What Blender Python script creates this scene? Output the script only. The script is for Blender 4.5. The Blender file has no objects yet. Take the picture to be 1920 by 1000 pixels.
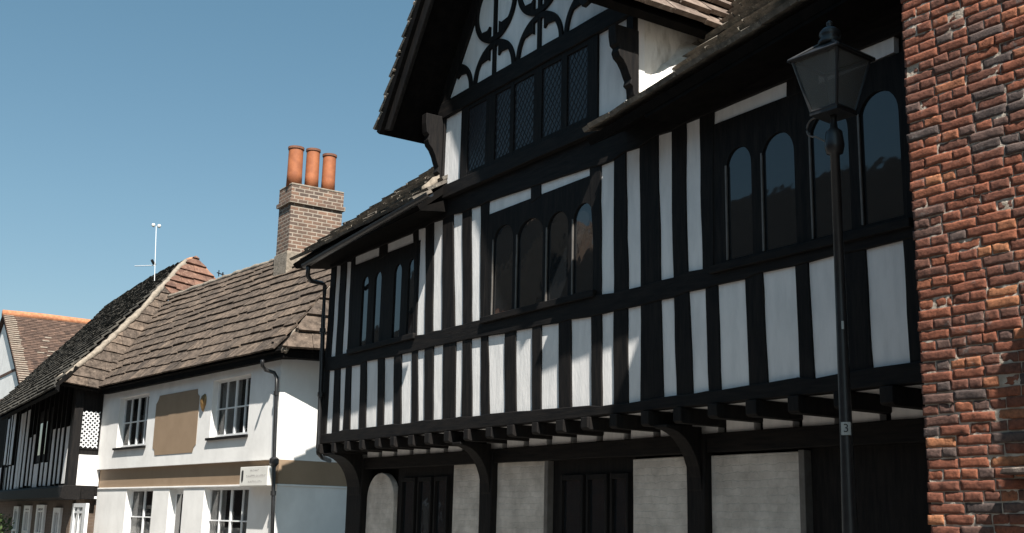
import bpy, bmesh, math, random
import numpy as np
from mathutils import Vector, Matrix, noise

S = bpy.context.scene
COL = S.collection
R = math.radians

# ------------------------------------------------------------------ camera
FPX = 2151.0
def nrm(v):
    v = np.array(v, float); return v / np.linalg.norm(v)
CZ = nrm((220, -9700, FPX)); _d = nrm((-1448, 444, FPX)); _d = nrm(_d - _d.dot(CZ) * CZ)
CX = -_d; CY = np.cross(CZ, CX)
EYE = np.array((0, 0, 1.6))
cam = bpy.data.cameras.new('camera'); camo = bpy.data.objects.new('camera', cam); COL.objects.link(camo)
cam.sensor_width = 36; cam.lens = FPX / 1920 * 36; cam.clip_start = 0.1; cam.clip_end = 3000
rt = (CX[0], CY[0], CZ[0]); dn = (CX[1], CY[1], CZ[1]); fw = (CX[2], CY[2], CZ[2])
camo.matrix_world = Matrix(((rt[0], -dn[0], -fw[0], EYE[0]), (rt[1], -dn[1], -fw[1], EYE[1]), (rt[2], -dn[2], -fw[2], EYE[2]), (0, 0, 0, 1)))
S.camera = camo

# ------------------------------------------------------------------ sky, sun, exposure
SUN_EL, SUN_AZ = 53.0, 70.8          # azimuth measured from the facade's normal towards the right
to_sun = Vector((math.sin(R(SUN_AZ)) * math.cos(R(SUN_EL)), -math.cos(R(SUN_AZ)) * math.cos(R(SUN_EL)), math.sin(R(SUN_EL))))
w = bpy.data.worlds.new('World'); S.world = w; w.use_nodes = True
wn = w.node_tree
sky = wn.nodes.new('ShaderNodeTexSky'); sky.sky_type = 'NISHITA'; sky.sun_disc = False
sky.sun_elevation = R(SUN_EL); sky.sun_rotation = math.atan2(to_sun.x, to_sun.y)
sky.altitude = 50; sky.air_density = 1.0; sky.dust_density = 0.7; sky.ozone_density = 1.6
grade = wn.nodes.new('ShaderNodeMix'); grade.data_type = 'RGBA'; grade.blend_type = 'MULTIPLY'; grade.inputs[0].default_value = 1
gt_ = wn.nodes.new('ShaderNodeTexCoord'); gs_ = wn.nodes.new('ShaderNodeSeparateXYZ'); gr_ = wn.nodes.new('ShaderNodeValToRGB')   # hazy, greyer air low down
wn.links.new(gt_.outputs['Generated'], gs_.inputs[0]); wn.links.new(gs_.outputs[2], gr_.inputs[0]); wn.links.new(gr_.outputs[0], grade.inputs[7])
ge_ = gr_.color_ramp.elements; ge_[0].position = 0.0; ge_[0].color = (0.82, 0.76, 0.73, 1); ge_[1].position = 0.55; ge_[1].color = (0.86, 1.14, 0.98, 1); ge_2 = ge_.new(0.25); ge_2.color = (0.88, 1.0, 0.88, 1)
wn.links.new(sky.outputs[0], grade.inputs[6]); wn.links.new(grade.outputs[2], wn.nodes['Background'].inputs[0])
wn.nodes['Background'].inputs[1].default_value = 0.058
sl = bpy.data.lights.new('sun', 'SUN'); so = bpy.data.objects.new('sun', sl); COL.objects.link(so)
sl.energy = 5.0; sl.angle = R(0.5); sl.color = (1.0, 0.94, 0.86)
so.rotation_euler = to_sun.to_track_quat('Z', 'Y').to_euler()
so.location = (0, -20, 30)
S.view_settings.view_transform = 'Standard'; S.view_settings.look = 'None'
S.view_settings.exposure = 1.15; S.view_settings.gamma = 1.0
S.cycles.max_bounces = 8

# ------------------------------------------------------------------ pixel to plane
def ray(px, py):
    c = np.array((px - 960, py - 500, FPX)); return np.array((c @ CX, c @ CY, c @ CZ))
def onY(px, py, y):
    r = ray(px, py); return Vector(EYE + r * (y / r[1]))
def onX(px, py, x):
    r = ray(px, py); return Vector(EYE + r * (x / r[0]))
def onZ(px, py, z):
    r = ray(px, py); return Vector(EYE + r * ((z - 1.6) / r[2]))
def onP(px, py, p0, n):
    r = ray(px, py); p0 = np.array(p0); n = np.array(n)
    return Vector(EYE + r * ((p0 - EYE).dot(n) / r.dot(n)))

# ------------------------------------------------------------------ materials
def new_mat(name):
    m = bpy.data.materials.new(name); m.use_nodes = True
    nt = m.node_tree; return m, nt, nt.nodes['Principled BSDF'], nt.nodes, nt.links
def rgb(c): return (c[0], c[1], c[2], 1)
def ramp(N, stops):
    r = N.new('ShaderNodeValToRGB'); e = r.color_ramp.elements
    while len(e) < len(stops): e.new(0.5)
    for i, (p, c) in enumerate(stops): e[i].position = p; e[i].color = rgb(c)
    return r
def noise_n(N, L, vec, scale, detail=4, rough=0.6):
    n = N.new('ShaderNodeTexNoise'); n.inputs['Scale'].default_value = scale
    n.inputs['Detail'].default_value = detail; n.inputs['Roughness'].default_value = rough
    L.new(vec, n.inputs['Vector']); return n
def mapping(N, L, scale):
    tc = N.new('ShaderNodeTexCoord'); mp = N.new('ShaderNodeMapping'); mp.inputs['Scale'].default_value = scale
    L.new(tc.outputs['Object'], mp.inputs['Vector']); return mp.outputs[0]
def surf(name, c0, c1, rough=0.7, scale=6, stretch=(1, 1, 1), bump=0.2, bscale=40, dist=0.01, spec=0.5, lo=0.35, hi=0.65, c2=None, rnd=None, metal=0):
    """two tones mixed by noise, a third as blotches, optional per-piece tone from the 'rnd' attribute, bump"""
    m, nt, b, N, L = new_mat(name)
    v = mapping(N, L, stretch)
    n = noise_n(N, L, v, scale); r = ramp(N, [(lo, c0), (hi, c1)]); L.new(n.outputs['Fac'], r.inputs[0]); out = r.outputs[0]
    if rnd:
        at = N.new('ShaderNodeAttribute'); at.attribute_name = 'rnd'
        rr = ramp(N, rnd); L.new(at.outputs['Fac'], rr.inputs[0])
        mx = N.new('ShaderNodeMix'); mx.data_type = 'RGBA'; mx.blend_type = 'MULTIPLY'; mx.inputs[0].default_value = 1
        L.new(out, mx.inputs[6]); L.new(rr.outputs[0], mx.inputs[7]); out = mx.outputs[2]
    if c2:
        n2 = noise_n(N, L, v, scale * 2.3, 6, 0.7); r2 = ramp(N, [(0.56, (0, 0, 0)), (0.72, (1, 1, 1))]); L.new(n2.outputs['Fac'], r2.inputs[0])
        mx = N.new('ShaderNodeMix'); mx.data_type = 'RGBA'; L.new(r2.outputs[0], mx.inputs[0]); L.new(out, mx.inputs[6]); mx.inputs[7].default_value = rgb(c2); out = mx.outputs[2]
    L.new(out, b.inputs['Base Color'])
    b.inputs['Roughness'].default_value = rough; b.inputs['Specular IOR Level'].default_value = spec; b.inputs['Metallic'].default_value = metal
    if bump:
        nb = noise_n(N, L, v, bscale, 5, 0.65); bp = N.new('ShaderNodeBump'); bp.inputs['Strength'].default_value = bump; bp.inputs['Distance'].default_value = dist
        L.new(nb.outputs['Fac'], bp.inputs['Height']); L.new(bp.outputs[0], b.inputs['Normal'])
    return m

def brick_mat(name, c1, c2, mortar, bw=0.225, bh=0.075, ms=0.01, bump=0.6, rough=0.85, vary=None, distort=0.01):
    m, nt, b, N, L = new_mat(name)
    tc = N.new('ShaderNodeTexCoord'); sp = N.new('ShaderNodeSeparateXYZ'); L.new(tc.outputs['Object'], sp.inputs[0])
    ad = N.new('ShaderNodeMath'); ad.operation = 'ADD'; L.new(sp.outputs[0], ad.inputs[0]); L.new(sp.outputs[1], ad.inputs[1])
    cb = N.new('ShaderNodeCombineXYZ'); L.new(ad.outputs[0], cb.inputs[0]); L.new(sp.outputs[2], cb.inputs[1])
    wob = noise_n(N, L, tc.outputs['Object'], 7, 3); sc = N.new('ShaderNodeVectorMath'); sc.operation = 'SCALE'; sc.inputs['Scale'].default_value = distort * 2
    L.new(wob.outputs['Color'], sc.inputs[0]); av = N.new('ShaderNodeVectorMath'); L.new(cb.outputs[0], av.inputs[0]); L.new(sc.outputs[0], av.inputs[1])
    br = N.new('ShaderNodeTexBrick'); L.new(av.outputs[0], br.inputs['Vector'])
    br.inputs['Scale'].default_value = 1; br.inputs['Brick Width'].default_value = bw; br.inputs['Row Height'].default_value = bh
    br.inputs['Mortar Size'].default_value = ms; br.inputs['Mortar Smooth'].default_value = 0.3
    br.inputs['Color1'].default_value = rgb(c1); br.inputs['Color2'].default_value = rgb(c2); br.inputs['Mortar'].default_value = rgb(mortar)
    n = noise_n(N, L, tc.outputs['Object'], 3, 6, 0.7); rr = ramp(N, [(0.3, (0.62, 0.61, 0.60)), (0.7, (1.12, 1.12, 1.12))]); L.new(n.outputs['Fac'], rr.inputs[0])
    mx = N.new('ShaderNodeMix'); mx.data_type = 'RGBA'; mx.blend_type = 'MULTIPLY'; mx.inputs[0].default_value = 1
    L.new(br.outputs['Color'], mx.inputs[6]); L.new(rr.outputs[0], mx.inputs[7]); L.new(mx.outputs[2], b.inputs['Base Color'])
    b.inputs['Roughness'].default_value = rough
    inv = N.new('ShaderNodeMath'); inv.operation = 'SUBTRACT'; inv.inputs[0].default_value = 1; L.new(br.outputs['Fac'], inv.inputs[1])
    nb = noise_n(N, L, tc.outputs['Object'], 30, 5); ml = N.new('ShaderNodeMath'); ml.operation = 'MULTIPLY_ADD'; ml.inputs[1].default_value = 0.5
    L.new(nb.outputs['Fac'], ml.inputs[0]); L.new(inv.outputs[0], ml.inputs[2])
    bp = N.new('ShaderNodeBump'); bp.inputs['Strength'].default_value = bump; bp.inputs['Distance'].default_value = 0.012
    L.new(ml.outputs[0], bp.inputs['Height']); L.new(bp.outputs[0], b.inputs['Normal'])
    return m

def glass_mat(name, base=(0.012, 0.014, 0.016), rough=0.03, wave=0.4):
    m, nt, b, N, L = new_mat(name)
    b.inputs['Base Color'].default_value = rgb(base); b.inputs['Roughness'].default_value = rough; b.inputs['IOR'].default_value = 1.68
    v = mapping(N, L, (1, 1, 1)); n = noise_n(N, L, v, 3.0, 2); bp = N.new('ShaderNodeBump'); bp.inputs['Strength'].default_value = wave; bp.inputs['Distance'].default_value = 0.004
    L.new(n.outputs['Fac'], bp.inputs['Height']); L.new(bp.outputs[0], b.inputs['Normal'])
    return m

M = {}
M['timber'] = surf('black_timber', (0.005, 0.005, 0.0055), (0.014, 0.012, 0.011), 0.7, 9, (3, 3, 0.35), 0.5, 22, 0.006, 0.15)
M['timber_h'] = surf('black_timber_horizontal', (0.005, 0.005, 0.0055), (0.014, 0.012, 0.011), 0.7, 9, (0.35, 3, 3), 0.5, 22, 0.006, 0.15)
M['soffit'] = surf('dark_stained_soffit', (0.004, 0.004, 0.004), (0.008, 0.007, 0.0065), 0.85, 7, (1, 1, 1), 0.3, 20, 0.01, 0.05)
M['plaster'] = surf('white_plaster', (0.65, 0.65, 0.645), (0.78, 0.77, 0.76), 0.8, 4.5, (1.6, 1.6, 0.35), 0.45, 9, 0.014, 0.3, 0.3, 0.6)
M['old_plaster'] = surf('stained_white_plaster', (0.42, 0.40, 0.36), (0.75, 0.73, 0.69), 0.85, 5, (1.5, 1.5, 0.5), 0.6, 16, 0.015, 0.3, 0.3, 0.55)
M['render'] = surf('white_render', (0.66, 0.655, 0.64), (0.76, 0.755, 0.74), 0.85, 1.6, (1.1, 1.1, 0.8), 0.3, 14, 0.01, 0.3)
M['tan'] = surf('tan_paint', (0.245, 0.175, 0.115), (0.275, 0.198, 0.132), 0.75, 2, (1, 1, 1), 0.15, 20, 0.005, 0.3)
M['white_paint'] = surf('white_gloss_paint', (0.68, 0.69, 0.70), (0.76, 0.77, 0.78), 0.4, 6, (1, 1, 1), 0.08, 30, 0.004)
M['white_brick'] = brick_mat('whitewashed_brick', (0.58, 0.54, 0.49), (0.64, 0.60, 0.55), (0.60, 0.57, 0.52), 0.24, 0.074, 0.008, 0.55, 0.8, distort=0.035)
M['glass'] = glass_mat('window_glass')
M['curtain'] = surf('net_curtain', (0.5, 0.5, 0.48), (0.6, 0.6, 0.58), 0.9, 6, (1, 1, 1), 0.1, 40, 0.003)
M['clear_glass'] = glass_mat('cottage_window_glass'); M['clear_glass'].node_tree.nodes['Principled BSDF'].inputs['Alpha'].default_value = 0.35
M['lead_glass'] = glass_mat('leaded_glass', (0.012, 0.012, 0.016), 0.3, 1.0)
M['lead_glass'].node_tree.nodes['Principled BSDF'].inputs['IOR'].default_value = 1.4
M['glazing_bar'] = surf('dark_metal_bar', (0.10, 0.09, 0.08), (0.14, 0.13, 0.12), 0.45, 8, (1, 1, 1), 0.1, 40, 0.002)
M['lead'] = surf('lead_cames', (0.018, 0.018, 0.02), (0.03, 0.03, 0.032), 0.7, 12, (1, 1, 1), 0.1, 40, 0.002)
M['iron'] = surf('black_cast_iron', (0.012, 0.012, 0.013), (0.02, 0.02, 0.021), 0.38, 14, (1, 1, 1), 0.25, 50, 0.003)
tone = [(0.0, (0.55, 0.55, 0.55)), (0.5, (0.85, 0.83, 0.8)), (1.0, (1.25, 1.2, 1.12))]
M['slab'] = surf('stone_slab_roof', (0.058, 0.046, 0.038), (0.155, 0.122, 0.100), 0.9, 7, (1, 1, 1), 1.0, 16, 0.03, 0.2, 0.35, 0.65, (0.20, 0.16, 0.125), tone)
M['slab_red'] = surf('reddish_tile', (0.11, 0.062, 0.048), (0.20, 0.115, 0.085), 0.9, 5, (1, 1, 1), 0.8, 18, 0.02, 0.2, 0.35, 0.65, (0.30, 0.20, 0.15), tone)
M['slab_dark'] = surf('dark_mossy_slab', (0.095, 0.09, 0.08), (0.21, 0.185, 0.16), 0.85, 9, (1, 1, 1), 0.8, 20, 0.02, 0.3, 0.35, 0.65, (0.30, 0.28, 0.22), tone)
M['slab_pink'] = surf('weathered_pinkish_slab', (0.105, 0.08, 0.068), (0.21, 0.165, 0.142), 0.9, 5, (1, 1, 1), 0.8, 18, 0.02, 0.2, 0.35, 0.65, (0.30, 0.26, 0.22), tone)
M['slate_black'] = surf('black_weathered_tile', (0.042, 0.042, 0.039), (0.085, 0.08, 0.072), 0.9, 6, (1, 1, 1), 0.7, 22, 0.02, 0.15, 0.35, 0.65, None, tone)
M['clay'] = surf('brown_clay_tile', (0.085, 0.06, 0.05), (0.15, 0.10, 0.08), 0.9, 3, (1, 1, 1), 0.6, 22, 0.015, 0.2, 0.35, 0.65, None, tone)
M['ridge'] = surf('orange_ridge_tile', (0.30, 0.11, 0.05), (0.42, 0.19, 0.09), 0.85, 6, (1, 1, 1), 0.4, 22, 0.01)
M['mortar'] = surf('pale_mortar', (0.16, 0.135, 0.105), (0.27, 0.23, 0.185), 0.9, 10, (1, 1, 1), 0.7, 24, 0.02)
M['mortar_white'] = surf('whitewashed_mortar', (0.55, 0.53, 0.48), (0.75, 0.72, 0.67), 0.9, 10, (1, 1, 1), 0.7, 20, 0.02)
M['pot'] = surf('terracotta_pot', (0.24, 0.075, 0.028), (0.35, 0.118, 0.045), 0.75, 5, (1, 1, 1), 0.2, 20, 0.006)
M['pot_rim'] = surf('sooty_terracotta', (0.12, 0.05, 0.03), (0.2, 0.08, 0.04), 0.8, 7, (1, 1, 1), 0.2, 20, 0.006)
M['chimney'] = brick_mat('chimney_brick', (0.085, 0.06, 0.048), (0.21, 0.12, 0.08), (0.31, 0.265, 0.215), 0.225, 0.085, 0.014, 0.5)
M['brick_core'] = surf('lime_mortar', (0.30, 0.25, 0.20), (0.50, 0.43, 0.36), 0.95, 14, (1, 1, 1), 0.9, 40, 0.015)
M['brick_plain'] = brick_mat('red_brick', (0.26, 0.10, 0.06), (0.15, 0.075, 0.055), (0.33, 0.27, 0.22), 0.23, 0.068, 0.01, 0.6)
M['brown_wall'] = brick_mat('dull_brown_brick', (0.12, 0.085, 0.06), (0.10, 0.07, 0.05), (0.13, 0.10, 0.08), 0.225, 0.075, 0.008, 0.3)
M['asphalt'] = surf('asphalt', (0.045, 0.045, 0.047), (0.06, 0.06, 0.06), 0.9, 20, (1, 1, 1), 0.5, 120, 0.006)
M['paving'] = brick_mat('pavement_slabs', (0.17, 0.16, 0.145), (0.20, 0.185, 0.165), (0.12, 0.11, 0.10), 0.6, 0.6, 0.008, 0.2)
M['kerb'] = surf('granite_kerb', (0.22, 0.22, 0.22), (0.32, 0.31, 0.30), 0.85, 40, (1, 1, 1), 0.3, 90, 0.004)
M['leaf'] = surf('hedge_leaf', (0.035, 0.06, 0.018), (0.07, 0.11, 0.03), 0.6, 5, (1, 1, 1), 0, 1)
M['sign_face'] = surf('sign_white', (0.62, 0.61, 0.57), (0.68, 0.67, 0.63), 0.5, 4, (1, 1, 1), 0.05, 30, 0.002)
M['sign_ink'] = surf('sign_grey_ink', (0.22, 0.21, 0.21), (0.26, 0.25, 0.25), 0.6, 4, (1, 1, 1), 0, 30)
M['sign_black'] = surf('sign_black_ink', (0.02, 0.02, 0.02), (0.03, 0.03, 0.03), 0.6, 4, (1, 1, 1), 0, 30)
M['gold'] = surf('tarnished_gilt', (0.10, 0.06, 0.025), (0.30, 0.18, 0.07), 0.5, 9, (1, 1, 1), 0.5, 40, 0.006, metal=0.4)
M['plate'] = surf('number_plate_white', (0.34, 0.36, 0.35), (0.42, 0.44, 0.43), 0.5, 4, (1, 1, 1), 0, 30)
M['alu'] = surf('pale_aluminium', (0.6, 0.62, 0.64), (0.7, 0.72, 0.74), 0.4, 4, (1, 1, 1), 0, 30)

def brick_face_mat():
    m, nt, b, N, L = new_mat('old_handmade_brick')
    at = N.new('ShaderNodeAttribute'); at.attribute_name = 'rnd'
    r = ramp(N, [(0.0, (0.075, 0.058, 0.055)), (0.10, (0.11, 0.082, 0.075)), (0.22, (0.115, 0.058, 0.045)), (0.5, (0.165, 0.064, 0.042)), (0.74, (0.215, 0.08, 0.048)), (0.90, (0.26, 0.105, 0.06)), (1.0, (0.34, 0.15, 0.078))])
    L.new(at.outputs['Fac'], r.inputs[0])
    v = mapping(N, L, (1, 1, 1))
    n = noise_n(N, L, v, 34, 8, 0.75); r1 = ramp(N, [(0.33, (0.5, 0.5, 0.52)), (0.5, (1.0, 0.98, 0.95)), (0.68, (1.45, 1.38, 1.3))]); L.new(n.outputs['Fac'], r1.inputs[0])
    mx = N.new('ShaderNodeMix'); mx.data_type = 'RGBA'; mx.blend_type = 'MULTIPLY'; mx.inputs[0].default_value = 1
    L.new(r.outputs[0], mx.inputs[6]); L.new(r1.outputs[0], mx.inputs[7])
    n2 = noise_n(N, L, v, 5.5, 7, 0.75); r2 = ramp(N, [(0.60, (0, 0, 0)), (0.72, (1, 1, 1))]); L.new(n2.outputs['Fac'], r2.inputs[0])
    m2 = N.new('ShaderNodeMix'); m2.data_type = 'RGBA'; L.new(r2.outputs[0], m2.inputs[0]); L.new(mx.outputs[2], m2.inputs[6]); m2.inputs[7].default_value = (0.16, 0.15, 0.14, 1)
    L.new(m2.outputs[2], b.inputs['Base Color']); b.inputs['Roughness'].default_value = 0.9; b.inputs['Specular IOR Level'].default_value = 0.25
    nb = noise_n(N, L, v, 70, 6, 0.7); bp = N.new('ShaderNodeBump'); bp.inputs['Strength'].default_value = 0.8; bp.inputs['Distance'].default_value = 0.008
    L.new(nb.outputs['Fac'], bp.inputs['Height']); L.new(bp.outputs[0], b.inputs['Normal'])
    return m
M['brick_face'] = brick_face_mat()

# ------------------------------------------------------------------ object helpers
def thing(name, label, cat, loc, group=None):
    o = bpy.data.objects.new(name, None); COL.objects.link(o); o.location = loc; o.empty_display_size = 0.3
    o['label'] = label; o['category'] = cat
    if group: o['group'] = group
    return o
def link(name, bm, mat, parent=None, bevel=0, smooth=False, label=None):
    bmesh.ops.recalc_face_normals(bm, faces=bm.faces)
    me = bpy.data.meshes.new(name); bm.to_mesh(me); bm.free()
    mats = mat if isinstance(mat, (list, tuple)) else [mat]
    for k in mats: me.materials.append(M[k])
    if smooth:
        for p in me.polygons: p.use_smooth = True
    o = bpy.data.objects.new(name, me); COL.objects.link(o)
    if parent:
        o.parent = parent
        if parent.type == 'EMPTY': o.matrix_parent_inverse = Matrix.Translation(-parent.location)
    if bevel:
        bv = o.modifiers.new('bevel', 'BEVEL'); bv.width = bevel; bv.segments = 2; bv.limit_method = 'ANGLE'; bv.angle_limit = R(40)
    if label: o['label'] = label
    return o
def BM(): return bmesh.new()
def prism(bm, pts, off):
    """closed prism from a polygon (3-D points) and an offset vector"""
    off = Vector(off)
    a = [bm.verts.new(p) for p in pts]; b = [bm.verts.new(Vector(p) + off) for p in pts]
    fs = [bm.faces.new(a), bm.faces.new(b[::-1])]
    for i in range(len(a)):
        j = (i + 1) % len(a); fs.append(bm.faces.new((a[i], b[i], b[j], a[j])))
    return fs
def box(bm, lo, hi):
    (x0, y0, z0), (x1, y1, z1) = lo, hi
    return prism(bm, [(x0, y0, z0), (x1, y0, z0), (x1, y0, z1), (x0, y0, z1)], (0, y1 - y0, 0))
def obox(bm, o, a, b, c):
    """box from corner o along vectors a, b, c"""
    o, a, b = Vector(o), Vector(a), Vector(b)
    return prism(bm, [o, o + a, o + a + b, o + b], c)
def tube(bm, pts, r, seg=10, cap=True, radii=None):
    pts = [Vector(p) for p in pts]; rings = []
    up = None
    for i, p in enumerate(pts):
        t = (pts[min(i + 1, len(pts) - 1)] - pts[max(i - 1, 0)]).normalized()
        if up is None:
            up = Vector((0, 0, 1)) if abs(t.z) < 0.9 else Vector((1, 0, 0))
        a = t.cross(up).normalized(); b = t.cross(a).normalized(); up = -b if False else up
        rr = radii[i] if radii else r
        rings.append([bm.verts.new(p + (a * math.cos(k * 2 * math.pi / seg) + b * math.sin(k * 2 * math.pi / seg)) * rr) for k in range(seg)])
    for q, s in zip(rings, rings[1:]):
        for k in range(seg): bm.faces.new((q[k], q[(k + 1) % seg], s[(k + 1) % seg], s[k]))
    if cap: bm.faces.new(rings[0]); bm.faces.new(rings[-1][::-1])
def lathe(bm, base, prof, seg=20, cap=True):
    base = Vector(base); rings = []
    for r, z in prof:
        rings.append([bm.verts.new(base + Vector((r * math.cos(k * 2 * math.pi / seg), r * math.sin(k * 2 * math.pi / seg), z))) for k in range(seg)])
    for q, s in zip(rings, rings[1:]):
        for k in range(seg): bm.faces.new((q[k], q[(k + 1) % seg], s[(k + 1) % seg], s[k]))
    if cap: bm.faces.new(rings[0][::-1]); bm.faces.new(rings[-1])
def wob(pts, amp, step, seed):
    """subdivide a polygon of (x,z) pairs and push it about a little: hand-cut timber"""
    out = []
    for i, p in enumerate(pts):
        q = pts[(i + 1) % len(pts)]; d = math.hypot(q[0] - p[0], q[1] - p[1]); n = max(1, int(d / step))
        for k in range(n):
            t = k / n; x = p[0] + (q[0] - p[0]) * t; z = p[1] + (q[1] - p[1]) * t
            v = noise.noise_vector(Vector((x * 2.3 + seed, z * 2.3, seed * 1.7)))
            out.append((x + v.x * amp, z + v.z * amp))
    return out
def prism_xz(bm, pts, y0, y1, amp=0, step=0.22, seed=0):
    if amp: pts = wob(pts, amp, step, seed)
    return prism(bm, [(x, y0, z) for x, z in pts], (0, y1 - y0, 0))

def clip_poly(poly, clip):
    """Sutherland-Hodgman against a convex counter-clockwise polygon"""
    def area(p): return sum(p[i][0] * p[(i + 1) % len(p)][1] - p[(i + 1) % len(p)][0] * p[i][1] for i in range(len(p)))
    if area(clip) < 0: clip = clip[::-1]
    out = poly
    for i in range(len(clip)):
        a, b = clip[i], clip[(i + 1) % len(clip)]; src, out = out, []
        if not src: return []
        def side(p): return (b[0] - a[0]) * (p[1] - a[1]) - (b[1] - a[1]) * (p[0] - a[0])
        for k in range(len(src)):
            p, q = src[k], src[(k + 1) % len(src)]; sp, sq = side(p), side(q)
            if sp >= 0: out.append(p)
            if sp * sq < 0:
                t = sp / (sp - sq); out.append((p[0] + (q[0] - p[0]) * t, p[1] + (q[1] - p[1]) * t))
    return out
def roof(name, mat, parent, O, U, V, polys, course=0.3, width=(0.25, 0.5), thick=0.03, seed=1, jit=0.02, tilt=1.3, sag=0.0, deck=0.1, deckmat='soffit', label=None, shrink=0.0):
    """a pitched roof of lapped slabs: each slab is a tilted piece of the polygon, over a deck"""
    rs = random.Random(seed); O, U, V = Vector(O), Vector(U).normalized(), Vector(V).normalized(); Nn = U.cross(V).normalized()
    if Nn.z < 0: Nn = -Nn
    bm = BM(); lay = bm.faces.layers.float.new('rnd')
    us = [p[0] for q in polys for p in q]; vs = [p[1] for q in polys for p in q]
    v = min(vs) - 0.02; row = 0; c0 = course
    while v < max(vs):
        c = c0 * (1 - shrink * (v - min(vs)) / (max(vs) - min(vs)))
        u = min(us) - rs.random() * width[1]
        while u < max(us):
            ww = rs.uniform(*width); dj = rs.uniform(-jit, jit) + sag * math.sin(u * 0.9 + row * 0.35 + seed); hj = rs.uniform(0, thick * 0.35)
            v0, v1 = v + dj, v + c * 1.12
            if row == 0: v0 = v
            quad = [(u + 0.004, v0), (u + ww - 0.004, v0 + rs.uniform(-jit, jit) * 0.4), (u + ww - 0.004, v1), (u + 0.004, v1)]
            col = min(1, max(0, rs.gauss(0.5, 0.22)))
            for pg in polys:
                cl = clip_poly(quad, pg)
                if len(cl) < 3: continue
                bot = []; top = []
                for (a, b) in cl:
                    t = (b - v0) / max(1e-6, v1 - v0); h = hj + thick * tilt * (1 - t)
                    p = O + U * a + V * b + Nn * h
                    wv = noise.noise(Vector((a * 3.1, b * 3.1, seed))) * thick * 0.35
                    bot.append(bm.verts.new(p + Nn * (wv - thick * 0.2))); top.append(bm.verts.new(p + Nn * (thick + wv)))
                fs = [bm.faces.new(top), bm.faces.new(bot[::-1])]
                for i in range(len(top)):
                    j = (i + 1) % len(top); fs.append(bm.faces.new((bot[i], bot[j], top[j], top[i])))
                for f in fs: f[lay] = col
            u += ww
        v += c; row += 1
    o = link(name, bm, mat, parent, label=label)
    if deck:
        bm = BM()
        for pg in polys: prism(bm, [O + U * a + V * b - Nn * 0.015 for a, b in pg], -Nn * deck)
        link('roof_deck', bm, deckmat, o)
    return o

rnd = random.Random(7)

# ------------------------------------------------------------------ ground
bm = BM(); prism(bm, [(-400, -200, -0.1), (400, -200, -0.1), (400, 200, -0.1), (-400, 200, -0.1)], (0, 0, -0.5))
g = link('ground', bm, 'asphalt'); g['kind'] = 'structure'
bm = BM(); box(bm, (-80, -1.6, -0.098), (60, 4.3, 0.0)); g = link('road', bm, 'asphalt'); g['kind'] = 'structure'
for y0, y1, ky in ((4.45, 7.9, 4.3), (-3.95, -1.75, -1.75)):
    bm = BM(); box(bm, (-80, y0, -0.097), (60, y1, 0.115)); g = link('pavement', bm, 'paving'); g['kind'] = 'structure'
    bm = BM(); box(bm, (-80, ky, -0.096), (60, ky + 0.15, 0.12)); g = link('kerb', bm, 'kerb', bevel=0.015); g['kind'] = 'structure'

# ================================================================== TIMBER-FRAMED HOUSE
FY = 7.5
def F(p): v = onY(p[0], p[1], FY); return (v.x, v.z)
def F8(p): v = onY(p[0], p[1], 8.05); return (v.x, v.z)
TH = thing('timber_framed_house', 'large black and white timber framed house with a jettied upper floor and a gabled dormer', 'house', (-11, 8.3, 0))

low = [((616.8,695),(626.4,694.3),(621.6,813.3),(610.5,814)), ((637,691),(647.5,689.5),(642.7,807),(634.5,809.5)), ((657.6,687),(675.3,683.7),(673,804.7),(655,806)),
 ((686.4,677.5),(708,674),(706.5,800),(685,802)), ((720,671.8),(738.7,669),(737.7,795),(718.5,797.5)), ((752.6,664),(771.8,660.7),(770.3,793.7),(751,795.6)),
 ((781.9,657.4),(795.8,654.5),(795.3,788.4),(782.4,790.8)), ((812,649.7),(829.8,646.3),(829.4,786.5),(811,788)), ((853.4,641.5),(866.3,639),(864.4,781),(852,783.6)),
 ((883,635.8),(900,633),(900.9,779.3),(883.6,781.2)), ((913.4,630.5),(945.5,625.7),(945.5,773.5),(917,776)), ((966,620),(997.4,615),(997.4,769.7),(967,771)),
 ((1014,610.4),(1047.3,605.6),(1047.8,765.4),(1014,767.3)), ((1068.9,599.4),(1107.8,594.5),(1107.8,760.2),(1071.3,763)), ((1126.4,589.8),(1149.4,584),(1150.4,759.3),(1127.4,762.7)),
 ((1175.9,578.3),(1200.8,573.5),(1200.8,753.6),(1176.8,757)), ((1238,562.5),(1263,557.7),(1268,742.5),(1242.6,746.4)), ((1290.6,546.6),(1321,541),(1327.6,733),(1298.4,738.7)),
 ((1345,534.6),(1396.3,523),(1404,724.3),(1351,732)), ((1428.5,511),(1490.4,498),(1499,707.5),(1438.5,719)), ((1515.4,491.4),(1565,478.5),(1572,700.8),(1526.4,710)),
 ((1621,468.8),(1692,450.6),(1706,681.6),(1635.4,691))]
up = [('p',(630,499),(638,498.5),(628,668),(619.7,669)), ('p',(649.4,491.8),(657.6,491.3),(649.4,663),(640.8,664.5)),
 ('w',(665,482),(774,437.3),(778,630),(655,661)),
 ('p',(783.3,430.4),(798,426.5),(796.7,627),(780,628.6)), ('p',(812,417),(829.8,412.6),(828.9,618.5),(811,621.4)), ('p',(848.5,402.6),(866.3,399),(867,609),(852,612)), ('p',(882.6,391),(900,386),(900,600.7),(884,603.6)),
 ('w',(916,378),(1105,315),(1115,555),(906,598)),
 ('p',(1126,310),(1150,300),(1150,549.5),(1126,553)), ('p',(1172,285),(1198,277),(1199.9,538),(1176.8,543)), ('p',(1232,254),(1258,246),(1262,520.7),(1237.8,526.4)), ('p',(1284,232),(1312,221),(1317.5,504.8),(1288.7,509.6)),
 ('w',(1338,210),(1688,62),(1700,428),(1338,500))]
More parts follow.
